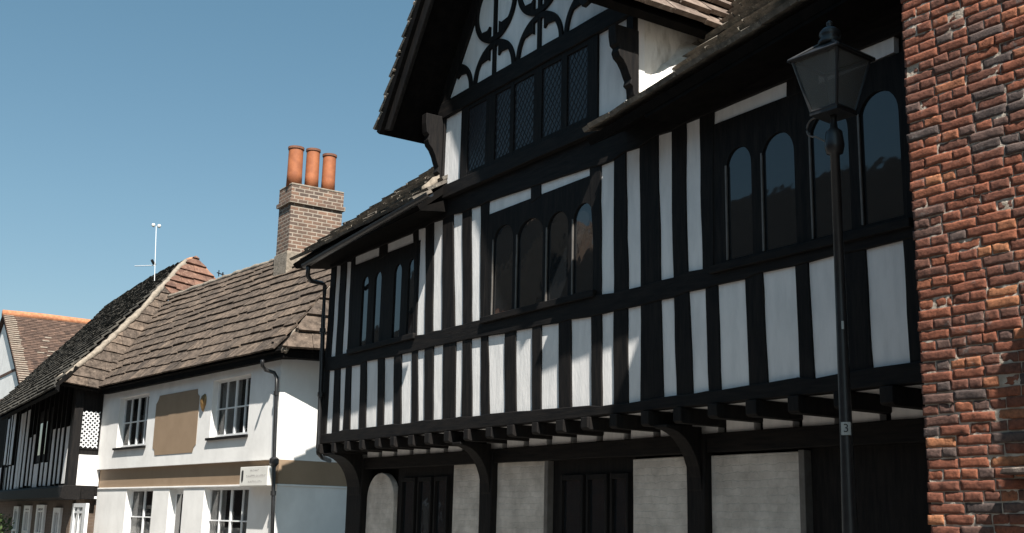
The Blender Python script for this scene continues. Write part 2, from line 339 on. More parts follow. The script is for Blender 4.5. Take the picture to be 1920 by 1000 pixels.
heads = [((665.7,482),(711,465),(710,484.6),(665.7,501)), ((725.7,454.4),(773.7,437.6),(773.7,459),(724.7,474.5)), ((916,378),(995,353),(995,378),(916,401)), ((1012,345),(1105,315),(1104,341),(1013,366)),
 ((1337,210),(1475,155.4),(1475,182.7),(1338,242)), ((1530,131),(1670,71.4),(1670,94.5),(1532,157))]

def panel(pts, yf=7.520):
    bm = BM(); q = [F(p) for p in pts]
    cx = sum(p[0] for p in q) / 4; cz = sum(p[1] for p in q) / 4
    q = [(x + (0.016 if x > cx else -0.016), z + (0.016 if z > cz else -0.016)) for x, z in q]
    prism_xz(bm, q, yf, 7.60); link('infill_panel', bm, 'plaster', TH)
for q in low: panel(q)
for e in up:
    if e[0] == 'p': panel(e[1:])
for q in heads: panel(q)

# wall core behind the frame
bm = BM(); box(bm, (-16.72, 7.585, 2.72), (-4.86, 8.9, 6.02)); link('wall_core', bm, 'soffit', TH)

def stud(pts, y0=7.5, amp=0.015, mat='timber', name='stud', y1=7.582):
    bm = BM(); prism_xz(bm, [F(p) for p in pts], y0, y1, amp, 0.2, rnd.random() * 50); link(name, bm, mat, TH, bevel=0.007)
def ext(a, b, k=8):   # lengthen an edge a->b in the picture by k pixels both ways so the stud runs in behind the rails
    d = math.hypot(b[0] - a[0], b[1] - a[1]); ux, uy = (b[0] - a[0]) / d, (b[1] - a[1]) / d
    return (a[0] - ux * k, a[1] - uy * k), (b[0] + ux * k, b[1] + uy * k)
def studs_for(row, first_left, last_right, yy=7.5):
    L = [(first_left[0], first_left[0], first_left[1], first_left[1])] + list(row) + [(last_right[0], last_right[0], last_right[1], last_right[1])]
    for i, (a, b) in enumerate(zip(L, L[1:])):
        t, bo = ext(a[1], a[2]); t2, b2 = ext(b[0], b[3])
        stud([t, t2, b2, bo], yy + rnd.uniform(-0.004, 0.004))
studs_for(low, ((606.5, 697), (598.5, 816)), ((1716, 447), (1738, 676)))
studs_for([e[1:] for e in up], ((621, 503), (609, 671)), ((1712, 50), (1720, 425)))
stud([(710.5, 462), (726, 452), (724.8, 478), (709.5, 488)]); stud([(995, 350), (1012.5, 343), (1013, 368), (995, 380)]); stud([(1475, 152), (1531, 128), (1532, 160), (1475, 185)])

def rail(top, bot, y0, name, y1=7.58, amp=0.008):
    bm = BM(); t = [F(p) for p in top]; b = [F(p) for p in bot]
    prism_xz(bm, b + t[::-1], y0, y1, amp, 0.25, rnd.random() * 50); link(name, bm, 'timber_h', TH, bevel=0.008)
# middle rail
tp = [(609, 671)]; bt = [(606.5, 697)]
for e in up: tp += [e[4], e[3]]
tp += [(1725, 424)]
for q in low: bt += [q[0], q[1]]
bt += [(1726, 444)]
rail(tp, bt, 7.488, 'middle_rail')
# wall plate under the eaves and lower sill beam (bressummer)
tt = [(617, 478), (760, 415), (830, 352), (1000, 290), (1180, 216), (1330, 155), (1480, 82), (1712, -30)]
tb = [(621, 503)]
for e in up: tb += [e[1], e[2]]
tb += [(1712, 50)]
rail(tt, tb, 7.486, 'wall_plate')
st = [(598.5, 816)]
for q in low: st += [q[3], q[2]]
st += [(1738, 676)]
Zb = 2.71
sb = []
v0 = F((598.5, 816)); v1 = F((1738, 676))
bm = BM(); t = [F(p) for p in st]; b = [(x, Zb) for x, z in t]
prism_xz(bm, b + t[::-1], 7.475, 7.60, 0.008, 0.25, 3.3); link('bressummer', bm, 'timber_h', TH, bevel=0.01)
XL = v0[0]; XR = -4.88

# jetty: joists, soffit boards, pale infill between the joists
n = 24
xs = [XL + 0.12 + (XR - XL - 0.2) * i / n for i in range(n + 1)]
for i, x in enumerate(xs):
    bm = BM(); hw = 0.065 + rnd.uniform(-0.008, 0.01); yo = 7.45 + rnd.uniform(-0.02, 0.02); zz = 2.565 + rnd.uniform(-0.012, 0.012)
    prism(bm, [(x - hw, yo, zz + 0.02), (x - hw, yo + 0.03, zz), (x - hw, 8.2, zz), (x - hw, 8.2, Zb - 0.003), (x - hw, yo, Zb - 0.003)], (hw * 2, 0, 0)); link('joist', bm, 'timber', TH, bevel=0.008)
bm = BM(); box(bm, (XL + 0.03, 7.602, Zb), (XR, 8.3, Zb + 0.03)); link('jetty_soffit', bm, 'plaster', TH)
for a, b in zip(xs, xs[1:]):
    bm = BM(); box(bm, (a + 0.06, 8.03, 2.42), (b - 0.06, 8.12, Zb - 0.004)); link('infill_panel', bm, 'plaster', TH)

# --- ground floor wall
gy = 8.05
bm = BM(); box(bm, (XL + 0.55, gy + 0.12, 0), (XR, 8.9, 2.6)); link('ground_floor_wall', bm, 'soffit', TH)
bm = BM(); prism_xz(bm, [(XL + 0.5, 2.33), (XR, 2.30), (XR, 2.50), (XL + 0.5, 2.50)], 7.99, 8.17, 0.008, 0.3, 9); link('ground_floor_plate', bm, 'timber_h', TH, bevel=0.01)
def gpx(x): return F8((x, 930))[0]
def gpanel(x0, x1, ztop, arch=False):
    bm = BM(); a, b = gpx(x0), gpx(x1)
    if arch:
        r = (b - a) / 2; zc = ztop - r * 0.85
        pts = [(a, 0.12), (b, 0.12)] + [((a + b) / 2 + r * math.cos(t), zc + 0.85 * r * math.sin(t)) for t in [math.pi * k / 14 for k in range(15)]]
    else: pts = [(a, 0.12), (b, 0.12), (b, ztop), (a, ztop)]
    prism_xz(bm, pts, gy, gy + 0.10, 0.006, 0.15, x0); link('painted_brick_panel', bm, 'white_brick', TH, bevel=0.01)
ztop = F8((980, 858))[1]
gpanel(688, 738, F8((713, 887))[1], True); gpanel(849, 912, F8((880, 868))[1]); gpanel(931, 1023, ztop); gpanel(1187, 1302, F8((1240, 858.5))[1]); gpanel(1334, 1502, F8((1420, 850))[1])
for x0, x1, zt in ((1023.5, 1030, ztop + 0.01), (1503, 1514, F8((1500, 846))[1] + 0.01)):
    bm = BM(); box(bm, (gpx(x0), gy - 0.03, 0.12), (gpx(x1), gy + 0.1, zt)); link('door_jamb', bm, 'glazing_bar', TH, bevel=0.006)
for x0, x1 in ((659, 687), (909, 932), (1300, 1334.5)):
    a, b = gpx(x0), gpx(x1); bm = BM(); prism_xz(bm, [(a, 0.115), (b, 0.115), (b, 2.5), (a, 2.5)], 7.96, 8.14, 0.01, 0.25, x0); link('post', bm, 'timber', TH, bevel=0.012)
    # curved bracket from post out to the jetty front
    pts = []
    c = (7.50, 1.88)
    for k in range(9):
        t = k / 8 * math.pi / 2; pts.append((7.955 - 0.45 * (1 - math.cos(t)), 1.95 + 0.58 * math.sin(t)))
    pts2 = [(7.955, 2.56), ] if False else []
    outer = [(7.97, 1.95)] + [(7.97, 2.562)]
    poly = [(p[0], p[1]) for p in pts] + [(7.50, 2.563), (7.97, 2.563), (7.97, 1.9)]
    bm = BM(); prism(bm, [(a + 0.04, y, z) for y, z in poly], ((b - a) - 0.08, 0, 0)); link('curved_bracket', bm, 'timber', TH, bevel=0.01)
# dark doors and windows of the ground floor: boarded leaves with long narrow glass
def gdoor(x0, x1, zt, lights):
    a, b = gpx(x0), gpx(x1); bm = BM(); box(bm, (a, gy + 0.05, 0.115), (b, gy + 0.13, zt)); o = link('door', bm, 'timber', TH)
    for l0, l1, z0, z1 in lights:
        bm = BM(); box(bm, (gpx(l0), gy + 0.035, z0), (gpx(l1), gy + 0.06, z1)); link('pane', bm, 'glass', o)
    bm = BM()
    for l0, l1, z0, z1 in lights:
        for q in (l0, l1): box(bm, (gpx(q) - 0.02, gy + 0.0, 0.12), (gpx(q) + 0.02, gy + 0.07, z1 + 0.06))
        box(bm, (gpx(l0), gy + 0.002, z1), (gpx(l1), gy + 0.07, z1 + 0.06)); box(bm, (gpx(l0), gy + 0.002, z0 - 0.06), (gpx(l1), gy + 0.07, z0))
    link('door_frame', bm, 'timber', o, bevel=0.005)
gdoor(740, 848, 2.34, [(752, 775, 0.8, 2.12), (783, 806, 0.8, 2.12), (814, 836, 0.8, 2.12)])
gdoor(1031, 1186, 2.32, [(1052, 1090, 0.9, 2.08), (1100, 1135, 0.9, 2.08), (1145, 1175, 0.9, 2.08)])
gdoor(1516, 1800, 2.32, [])

# --- upper windows
def arch_window(quad, heads_z, lights, label, bar=True):
    """dark oak frame with round-headed lights; quad gives the opening, lights = (xl, xr, y apex, y bottom) in picture pixels"""
    TLp, TRp, BRp, BLp = [F(p) for p in quad]
    L3 = []
    for xl, xr, ya, yb in lights:
        ym = (ya + yb) / 2; a = F((xl, ym))[0]; b = F((xr, ym))[0]; xm = (xl + xr) / 2
        L3.append((a, b, F((xm, ya))[1], F((xm, yb))[1]))
    zt = heads_z + 0.03; zb = (BLp[1] + BRp[1]) / 2 - 0.02; x0 = min(TLp[0], BLp[0]) - 0.02; x1 = max(TRp[0], BRp[0]) + 0.02
    bm = BM(); edges = [x0] + [v for l in L3 for v in (l[0], l[1])] + [x1]
    for i in range(0, len(edges), 2): prism_xz(bm, [(edges[i], zb), (edges[i + 1], zb), (edges[i + 1], zt), (edges[i], zt)], 7.506, 7.584)
    for a, b, za, zl in L3:
        r = (b - a) / 2; h = min(0.24, r * 1.25); xc = (a + b) / 2
        arc = [(xc + r * math.cos(math.pi * k / 14), za - h + h * math.sin(math.pi * k / 14) ** 0.9) for k in range(15)]
        half = len(arc) // 2
        prism_xz(bm, [(b, zt)] + arc[:half + 1] + [(xc, zt)], 7.5065, 7.584); prism_xz(bm, [(xc, zt)] + arc[half:] + [(a, zt)], 7.5065, 7.584)
        prism_xz(bm, [(a, zb), (b, zb), (b, zl), (a, zl)], 7.507, 7.584)
    f = link('window', bm, 'timber', TH, label=label)
    bm = BM(); prism_xz(bm, [(x0, zb - 0.02), (x1, zb - 0.02), (x1, zb + 0.06), (x0, zb + 0.06)], 7.455, 7.52); link('sill', bm, 'timber_h', f, bevel=0.008)
    for a, b, za, zl in L3:
        bm = BM(); dt = rnd.uniform(-0.012, 0.012)
        prism(bm, [(a - 0.02, 7.526 + dt * 0.3, zl - 0.03), (b + 0.02, 7.526 - dt * 0.3, zl - 0.03), (b + 0.02, 7.526 - dt * 0.3, za + 0.02), (a - 0.02, 7.526 + dt * 0.3, za + 0.02)], (0, 0.014, 0)); link('pane', bm, 'glass', f)
        if bar:
            bm = BM(); box(bm, (a - 0.012, 7.497, zl), (a + 0.006, 7.512, za - 0.15)); link('glazing_bar', bm, 'glazing_bar', f)
hz = 5.44
z1 = (F((665.7, 501))[1] + F((773.7, 459))[1]) / 2; z2 = (F((916, 401))[1] + F((1104, 341))[1]) / 2; z3 = (F((1338, 242))[1] + F((1475, 182.7))[1]) / 2
arch_window(up[2][1:], z1, [(676, 687.5, 519, 655), (699.5, 712, 510, 648), (736, 750, 496, 641), (763, 775, 486, 634)], 'window of four narrow lights showing pale sky', False)
arch_window(up[7][1:], z2, [(923, 960, 422, 594), (968, 1016, 410, 586), (1024, 1064, 397, 574), (1073, 1111, 381, 564)], 'window of four round headed lights, almost black inside')
arch_window(up[12][1:], z3, [(1362, 1409, 274, 482), (1429, 1490, 247, 464), (1520, 1592, 205, 440), (1612, 1688, 168, 414)], 'widest window of four round headed lights behind the lamp')

# ================================================================== DORMER GABLE
gY = 7.45
def G(p): v = onY(p[0], p[1], gY); return (v.x, v.z)
gx0, gx1 = G((826, 345))[0], G((1182, 215))[0]; gxc = (gx0 + gx1) / 2
footX, footZ = onY(715, 241, 6.75).x, onY(715, 241, 6.75).z
slope = 1.50; hw = gxc - footX; apexZ = footZ + hw * slope
rfx = gxc + hw
# plaster wall (rectangle and triangle)
bm = BM(); prism_xz(bm, [(gx0, 5.9), (gx1, 5.9), (gx1, 7.28), (gxc + (apexZ - 7.5) / slope - 0.05, 7.45), (gxc, apexZ - 0.25), (gxc - (apexZ - 7.5) / slope + 0.05, 7.45), (gx0, 7.28)], gY + 0.025, gY + 0.2)
link('gable_wall', bm, 'plaster', TH)
def gt(pts, y0=gY, name='gable_timber', amp=0.006, mat='timber', raw=False, bev=0.006, y1=None):
    bm = BM(); q = pts if raw else [G(p) for p in pts]
    prism_xz(bm, q, y0, y1 or gY + 0.06, amp, 0.18, rnd.random() * 50); return link(name, bm, mat, TH, bevel=bev)
# tie beam, bottom beam, corner posts and window surround
zt1 = 7.28; zt0 = G((837.6, 221))[1]
gt([(gx0 - 0.1, zt0 + 0.0), (gx1 + 0.1, zt0 + 0.02), (gx1 + 0.1, zt1), (gx0 - 0.1, zt1)], gY - 0.03, 'tie_beam', raw=True, mat='timber_h', bev=0.01)
zb0 = (G((830, 345))[1] + G((1119.5, 228.6))[1]) / 2
gt([(gx0 - 0.1, 5.86), (gx1 + 0.1, 5.86), (gx1 + 0.1, zb0 - 0.02), (gx0 - 0.1, zb0)], gY - 0.04, 'gable_sill_beam', raw=True, mat='timber_h', bev=0.01)
xa, xb = G((864, 270))[0], G((1120.5, 150))[0]
gt([(gx0 - 0.06, 5.9), (gx0 + 0.055, 5.9), (gx0 + 0.075, 7.2), (gx0 - 0.06, 7.2)], gY - 0.01, 'corner_post', raw=True)
gt([(gx1 - 0.06, 5.9), (gx1 + 0.06, 5.9), (gx1 + 0.06, 7.2), (gx1 - 0.06, 7.2)], gY - 0.01, 'corner_post', raw=True)
# window row: frame with six lights
gl = [(879, 912), (929, 957), (964, 1001), (1016, 1052), (1063, 1101)]
bm = BM(); ed = [xa] + [G((q, 200))[0] for l in gl for q in l] + [xb]
zwt, zwb = zt0 - 0.05, zb0 + 0.06
for i in range(0, len(ed), 2): prism_xz(bm, [(ed[i], zb0 - 0.02), (ed[i + 1], zb0 - 0.02), (ed[i + 1], zt0 + 0.02), (ed[i], zt0 + 0.02)], gY - 0.005, gY + 0.06)
for i in range(1, len(ed) - 1, 2):
    prism_xz(bm, [(ed[i], zb0 - 0.02), (ed[i + 1], zb0 - 0.02), (ed[i + 1], zwb), (ed[i], zwb)], gY - 0.004, gY + 0.06); prism_xz(bm, [(ed[i], zwt), (ed[i + 1], zwt), (ed[i + 1], zt0 + 0.02), (ed[i], zt0 + 0.02)], gY - 0.004, gY + 0.06)
gw = link('gable_window', bm, 'timber', TH, bevel=0.004)
for i in range(1, len(ed) - 1, 2):
    bm = BM(); prism_xz(bm, [(ed[i] - 0.01, zwb - 0.01), (ed[i + 1] + 0.01, zwb - 0.01), (ed[i + 1] + 0.01, zwt + 0.01), (ed[i] - 0.01, zwt + 0.01)], gY + 0.016, gY + 0.024); link('pane', bm, 'lead_glass', gw)
    bm = BM(); a, b = ed[i], ed[i + 1]; s = 0.085
    k = -20
    for sgn in (1, -1):
        for k in range(-16, 24):
            # diagonal lead clipped to the light
            z_at_a = zwb + k * s * 1.35; line = []
            seg = [(a, z_at_a if sgn > 0 else z_at_a + (b - a) * 1.35), (b, z_at_a + (b - a) * 1.35 if sgn > 0 else z_at_a)]
            (xA, zA), (xB, zB) = seg; t0, t1 = 0.0, 1.0; dz = zB - zA
            for lim, sg in ((zwb, 1), (zwt, -1)):
                fa, fb = sg * (zA - lim), sg * (zB - lim)
                if fa < 0 and fb < 0: t0, t1 = 1, 0
                elif fa < 0: t0 = max(t0, fa / (fa - fb))
                elif fb < 0: t1 = min(t1, fa / (fa - fb))
            if t1 - t0 < 0.02: continue
            p = (xA + (xB - xA) * t0, zA + dz * t0); q = (xA + (xB - xA) * t1, zA + dz * t1)
            prism(bm, [(p[0], gY + 0.011, p[1] - 0.006), (q[0], gY + 0.011, q[1] - 0.006), (q[0], gY + 0.011, q[1] + 0.006), (p[0], gY + 0.011, p[1] + 0.006)], (0, 0.006, 0))
    link('lead_lattice', bm, 'lead', gw)
# decorative framing in the triangle: posts with facing half circles and stepped cusps
pX1 = G((925, 140))[0]; pX2 = G((1010, 85))[0]; D = pX2 - pX1; rr = D / 2 - 0.02; hh = G((925, 78))[1] - zt1
lim = lambda x: apexZ - 0.22 - abs(x - gxc) * slope    # roof line inside the gable
yp = gY - 0.004
def arc_band(cx, cz, up_, r, h, wd, t0=0, t1=math.pi):
    o = []; i_ = []; nseg = 18
    for k in range(nseg + 1):
        t = t0 + (t1 - t0) * k / nseg; s = math.sin(t) * (1 if up_ else -1)
        o.append((cx + r * math.cos(t), cz + h * s)); i_.append((cx + (r - wd) * math.cos(t), cz + (h - wd * 1.15) * s))
    return o + i_[::-1]
def cusp(cx, cz, up_, side, r, h, wd):
    s = 1 if up_ else -1; pts = []
    for t in (0.20, 0.26, 0.32, 0.38, 0.42):
        a = math.pi * t; pts.append((cx + side * (r - wd * 0.6) * math.cos(a), cz + s * (h - wd * 0.6) * math.sin(a)))
    a0, a1 = pts[0], pts[-1]
    mx, mz = a1[0], a0[1]
    return pts + [(a1[0] + side * 0.0, a1[1] - s * 0.10), (a1[0] + side * 0.0, a0[1] - s * 0.02), (a1[0] + side * 0.055, a0[1] + s * 0.02)]
for px in (pX1, pX2):
    top = lim(px)
    gt([(px - 0.035, zt1 - 0.01), (px + 0.035, zt1 - 0.01), (px + 0.035, top), (px - 0.035, top)], yp, 'gable_timber', 0.004, raw=True, bev=0.004)
wd = 0.065
cols = [pX1 - D, pX1, pX2, pX2 + D]
for row in range(3):
    for cx in cols:
        up_ = row != 1
        cz = zt1 + 0.0 if row == 0 else zt1 + 2 * hh if row == 1 else zt1 + 2 * hh
        if row == 2 and abs(cx - gxc) > D: continue
        if row == 1 and abs(cx - gxc) > D: continue
        jobs = [arc_band(cx, cz, up_, rr, hh, wd, 0, math.pi / 2), arc_band(cx, cz, up_, rr, hh, wd, math.pi / 2, math.pi)]
        if row < 2:
            jobs += [cusp(cx, cz, up_, 1, rr, hh, wd), cusp(cx, cz, up_, -1, rr, hh, wd)]
        for jn, pts in enumerate(jobs):
            if any(z > lim(x) + 0.35 for x, z in pts): continue
            gt(pts, yp - 0.003 * (row + 1) - 0.001 * jn, 'gable_timber', 0.0, raw=True, bev=0, y1=gY + 0.05)
# inner rafters hiding the plaster edge
for s, xe, sl in ((-1, gxc - hw + 0.12, slope), (1, gx1 + 0.02, (apexZ - 7.04) / (-8.86 - gxc))):
    z0 = apexZ - 0.16 - abs(xe - gxc) * sl
    gt([(xe, z0), (gxc, apexZ - 0.16), (gxc, apexZ - 0.62), (xe - s * 0.12, z0 - 0.20)], gY - 0.02, 'gable_rafter', 0.006, raw=True)
# bargeboards, dormer roof slopes
Yb = 6.75
ang = math.atan(slope)
for s in (-1, 1):
    foot = Vector((gxc + s * hw, Yb, footZ)) if s < 0 else Vector((-8.86, Yb, 7.04)); ap = Vector((gxc, Yb, apexZ)); d = (ap - foot).normalized(); nn = Vector((d.z * s, 0, abs(d.x)))
    bm = BM(); prism(bm, [foot - nn * 0.02 - d * 0.03, ap - nn * 0.02, ap + Vector((0, 0, -0.55)), foot + Vector((-s * 0.20, 0, -0.06)) - nn * 0.05], (0, 0.06, 0)); link('bargeboard', bm, 'timber', TH, bevel=0.01)
    Lr = (ap - foot).length
    U = Vector((0, 1, 0)) if s > 0 else Vector((0, -1, 0))
    mat = 'slab_pink' if s > 0 else 'slate_black'
    back = 4.4
    pg = [(-0.06, -0.06), (back, -0.06), (back, Lr), (-0.06, Lr)] if s > 0 else [(-back, -0.06), (0.06, -0.06), (0.06, Lr), (-back, Lr)]
    roof('dormer_roof', mat, TH, foot, U, d, [pg], course=0.27, width=(0.25, 0.5), thick=0.05, seed=11 + s, jit=0.022, tilt=1.6, sag=0.012, deck=0.10)
    # pale dabs of mortar at the verge
    bm = BM(); rs = random.Random(5 + s)
    for k in range(9):
        p = foot + d * (0.12 + k * 0.33 + rs.uniform(-0.05, 0.05)) + nn * 0.035
        obox(bm, p + Vector((0, -0.075, 0)), d * rs.uniform(0.03, 0.06), Vector((0, rs.uniform(0.06, 0.1), 0)), nn * rs.uniform(0.02, 0.035))
    link('verge_mortar', bm, 'mortar', TH, bevel=0.006)
bm = BM(); tube(bm, [(gxc, Yb - 0.05, apexZ + 0.03), (gxc, 11, apexZ + 0.03)], 0.11, 10); link('dormer_ridge', bm, 'ridge', TH, smooth=True)
# soffit boards under the overhanging eaves at both feet
# scalloped brackets at the gable corners
def bracket(x, thick, ks=0.68):
    prof_ = [(gY + 0.0, 6.02), (gY - 0.04, 6.10), (gY - 0.06, 6.22), (gY - 0.13, 6.26), (gY - 0.10, 6.34), (gY - 0.15, 6.42), (gY - 0.20, 6.52), (gY - 0.28, 6.62), (gY - 0.37, 6.68), (gY - 0.41, 6.76), (gY - 0.38, 6.84), (gY - 0.45, 6.88), (gY - 0.48, 7.04), (gY - 0.48, 7.2), (gY + 0.05, 7.2), (gY + 0.05, 6.02)]
    prof = [(gY + (y - gY) * 0.58 if y < gY else y, 6.06 + (z - 6.02) * ks) for y, z in prof_]
    bm = BM(); prism(bm, [(x, y, z) for y, z in prof], (thick, 0, 0)); link('scalloped_bracket', bm, 'timber', TH, bevel=0.008)
bracket(gx0 - 0.10, 0.13, 0.86); bracket(gx1 - 0.04, 0.13)
# cheeks
bm = BM(); prism(bm, [(gx1 - 0.01, gY + 0.19, 5.5), (gx1 - 0.01, 10.2, 5.5), (gx1 - 0.01, 10.2, 7.7), (gx1 - 0.01, gY + 0.19, 7.25)], (-0.15, 0, 0)); link('dormer_cheek', bm, 'old_plaster', TH)
bm = BM(); prism(bm, [(gx1, gY + 0.0, 5.9), (gx1, gY + 0.30, 5.9), (gx1, gY + 0.30, 7.2), (gx1, gY + 0.0, 7.2)], (-0.06, 0, 0)); link('corner_post', bm, 'timber', TH) if False else bm.free()
bm = BM(); prism(bm, [(gx0 + 0.02, gY + 0.1, 5.5), (gx0 + 0.02, 10.2, 5.5), (gx0 + 0.02, 10.2, 7.7), (gx0 + 0.02, gY + 0.1, 7.25)], (0.15, 0, 0)); link('dormer_cheek', bm, 'old_plaster', TH)

# ================================================================== MAIN ROOF
eY = 7.0
EL0 = onY(548, 494, eY); EL1 = onY(790, 376, eY); vg = onX(808, 326, EL0.x)
pitch = math.atan2(vg.z - EL0.z, vg.y - EL0.y)
uL = (EL1 - EL0).normalized(); vL = Vector((0, math.cos(pitch), math.sin(pitch)))
def uv_len(O, U, V, P_):
    d_ = P_ - O; A_ = np.array([[U.dot(U), U.dot(V)], [U.dot(V), V.dot(V)]]); b_ = np.array([d_.dot(U), d_.dot(V)]); return tuple(np.linalg.solve(A_, b_))
lenL = gx0 - EL0.x
roof('main_roof', 'slab_dark', TH, EL0, uL, vL, [[(0, 0), (lenL + 0.15, 0), (lenL + 0.15, 4.9), (0, 4.9)]], course=0.30, width=(0.25, 0.55), thick=0.04, seed=21, jit=0.02, tilt=1.3, sag=0.015, deck=0.09)
ER0 = onY(1201, 196, 6.97); ER1 = onY(1520, 5, 6.97); uR = (ER1 - ER0).normalized(); pr = R(45)
vR = Vector((0, math.cos(pr), math.sin(pr)))
lenR = (-4.9 - ER0.x) / uR.x
back0 = (gx1 - 0.15 - ER0.x) / uR.x
pl_ = R(30); vLow = Vector((0, math.cos(pl_), math.sin(pl_))); low_len = 0.86; ER1s = ER0 + vLow * low_len; pu = R(48); vUp = Vector((0, math.cos(pu), math.sin(pu)))
roof('main_roof', 'slab_dark', TH, ER0, uR, vLow, [[(back0, 0), (lenR, 0), (lenR, low_len + 0.03), (back0, low_len + 0.03)]], course=0.24, width=(0.25, 0.6), thick=0.04, seed=22, jit=0.015, tilt=1.5, sag=0.012, deck=0.09)
roof('main_roof', 'slab_dark', TH, ER1s, uR, vUp, [[(back0, 0), (lenR, 0), (lenR, 4.2), (back0, 4.2)]], course=0.27, width=(0.25, 0.6), thick=0.055, seed=23, jit=0.022, tilt=1.5, sag=0.015, deck=0.09)
# eaves fascia, rafter soffit and gutter on the left
bm = BM(); prism(bm, [EL0 + Vector((0.05, 0.06, -0.09)), EL0 + Vector((0.05, 0.62, -0.02)), EL0 + Vector((0.05, 0.62, 0.2)), EL0 + Vector((0.05, 0.06, -0.05))], uL * (lenL + 0.1)); link('eaves_soffit', bm, 'soffit', TH)
bm = BM(); prism(bm, [ER0 + Vector((0, 0.06, -0.13)), ER0 + Vector((0, 0.66, -0.09)), ER0 + Vector((0, 0.66, 0.25)), ER0 + Vector((0, 0.06, -0.05))], uR * lenR); link('eaves_soffit', bm, 'soffit', TH)
def gutter(p0, p1, r=0.06):
    d_ = (p1 - p0).normalized(); a = Vector((d_.y, -d_.x, 0)).normalized()
    bm = BM(); prof = []
    for k in range(9): t = math.pi + math.pi * k / 8; prof.append((r * math.cos(t), r * math.sin(t)))
    prof += [(r - 0.012, 0)] + [((r - 0.012) * math.cos(2 * math.pi - math.pi * k / 8), (r - 0.012) * math.sin(2 * math.pi - math.pi * k / 8)) for k in range(1, 8)] + [(-r + 0.012, 0)]
    prism(bm, [p0 + a * x + Vector((0, 0, z)) for x, z in prof], p1 - p0)
    return bm
g0 = onY(571, 497, eY - 0.05); g1 = onY(806, 362, eY - 0.05)
gu = link('gutter', gutter(g0, g1), 'iron', TH)
ge0 = ER0 + uR * 0.55 + Vector((0, 0.03, -0.07)); ge1 = ER0 + uR * lenR + Vector((0, 0.03, -0.07))
# downpipe at the left corner
pts = [onY(578, 500, eY - 0.05), onY(577, 517, eY - 0.02), onY(583, 527, eY + 0.05), onY(603, 531, 7.38), onY(609, 536, 7.44), onY(606, 600, 7.45), onY(603, 690, 7.45), onY(598.5, 800, 7.45), onY(596.5, 838, 7.45), onY(597, 850, 7.46), onY(604, 858, 7.6), onY(618, 864, 7.9)]
bm = BM(); tube(bm, pts, 0.036, 10); dp = link('downpipe', bm, 'iron', TH, smooth=True)
bm = BM()
for q in (onY(601.2, 740, 7.45), onY(605, 620, 7.45)): lathe(bm, q - Vector((0, 0, 0.035)), [(0.05, 0), (0.05, 0.07)], 12)
link('pipe_collar', bm, 'iron', dp)
# pale mortar fillets where the dormer cheeks meet the roof
def fillet(x, sgn, O, V_, n_=14, seed=1, v0=0.45, v1=1.9, k_=1.0):
    bm = BM(); rs = random.Random(seed); prev = None
    Nn = Vector((0, -V_.z, V_.y))
    for k in range(n_ + 1):
        v = v0 + (v1 - v0) * k / n_; c = Vector((x, O.y, O.z)) + V_ * v
        w_ = k_ * 0.12 * (1 + 0.2 * rs.uniform(-1, 1)); h_ = k_ * 0.12 * (1 + 0.15 * rs.uniform(-1, 1)); 
        ring = [bm.verts.new(p) for p in (c + Nn * 0.02 - Vector((sgn * 0.03, 0, 0)), c + Nn * 0.03 + Vector((sgn * w_, 0, 0)), c + Nn * (0.03 + h_ * 0.55) + Vector((sgn * w_ * 0.4, 0, 0)), c + Nn * (0.03 + h_) - Vector((sgn * 0.02, 0, 0)))]
        if prev:
            for i in range(4): bm.faces.new((prev[i], prev[(i + 1) % 4], ring[(i + 1) % 4], ring[i]))
        else: bm.faces.new(ring)
        prev = ring
    bm.faces.new(prev[::-1]); return bm
def roof_z(O, U, x): return O + U * ((x - O.x) / U.x)
oR = roof_z(ER0, uR, gx1); link('mortar_fillet', fillet(gx1, 1, oR, vLow, 10, 3, 0.6, low_len, 1.2), 'mortar_white', TH); link('mortar_fillet', fillet(gx1, 1, oR + vLow * low_len, vUp, 12, 5, 0.0, 1.6, 1.7), 'mortar_white', TH)
oL = roof_z(EL0, uL, gx0); link('mortar_fillet', fillet(gx0, -1, oL, vL, 8, 4, 0.3, 0.9), 'mortar', TH, smooth=True)

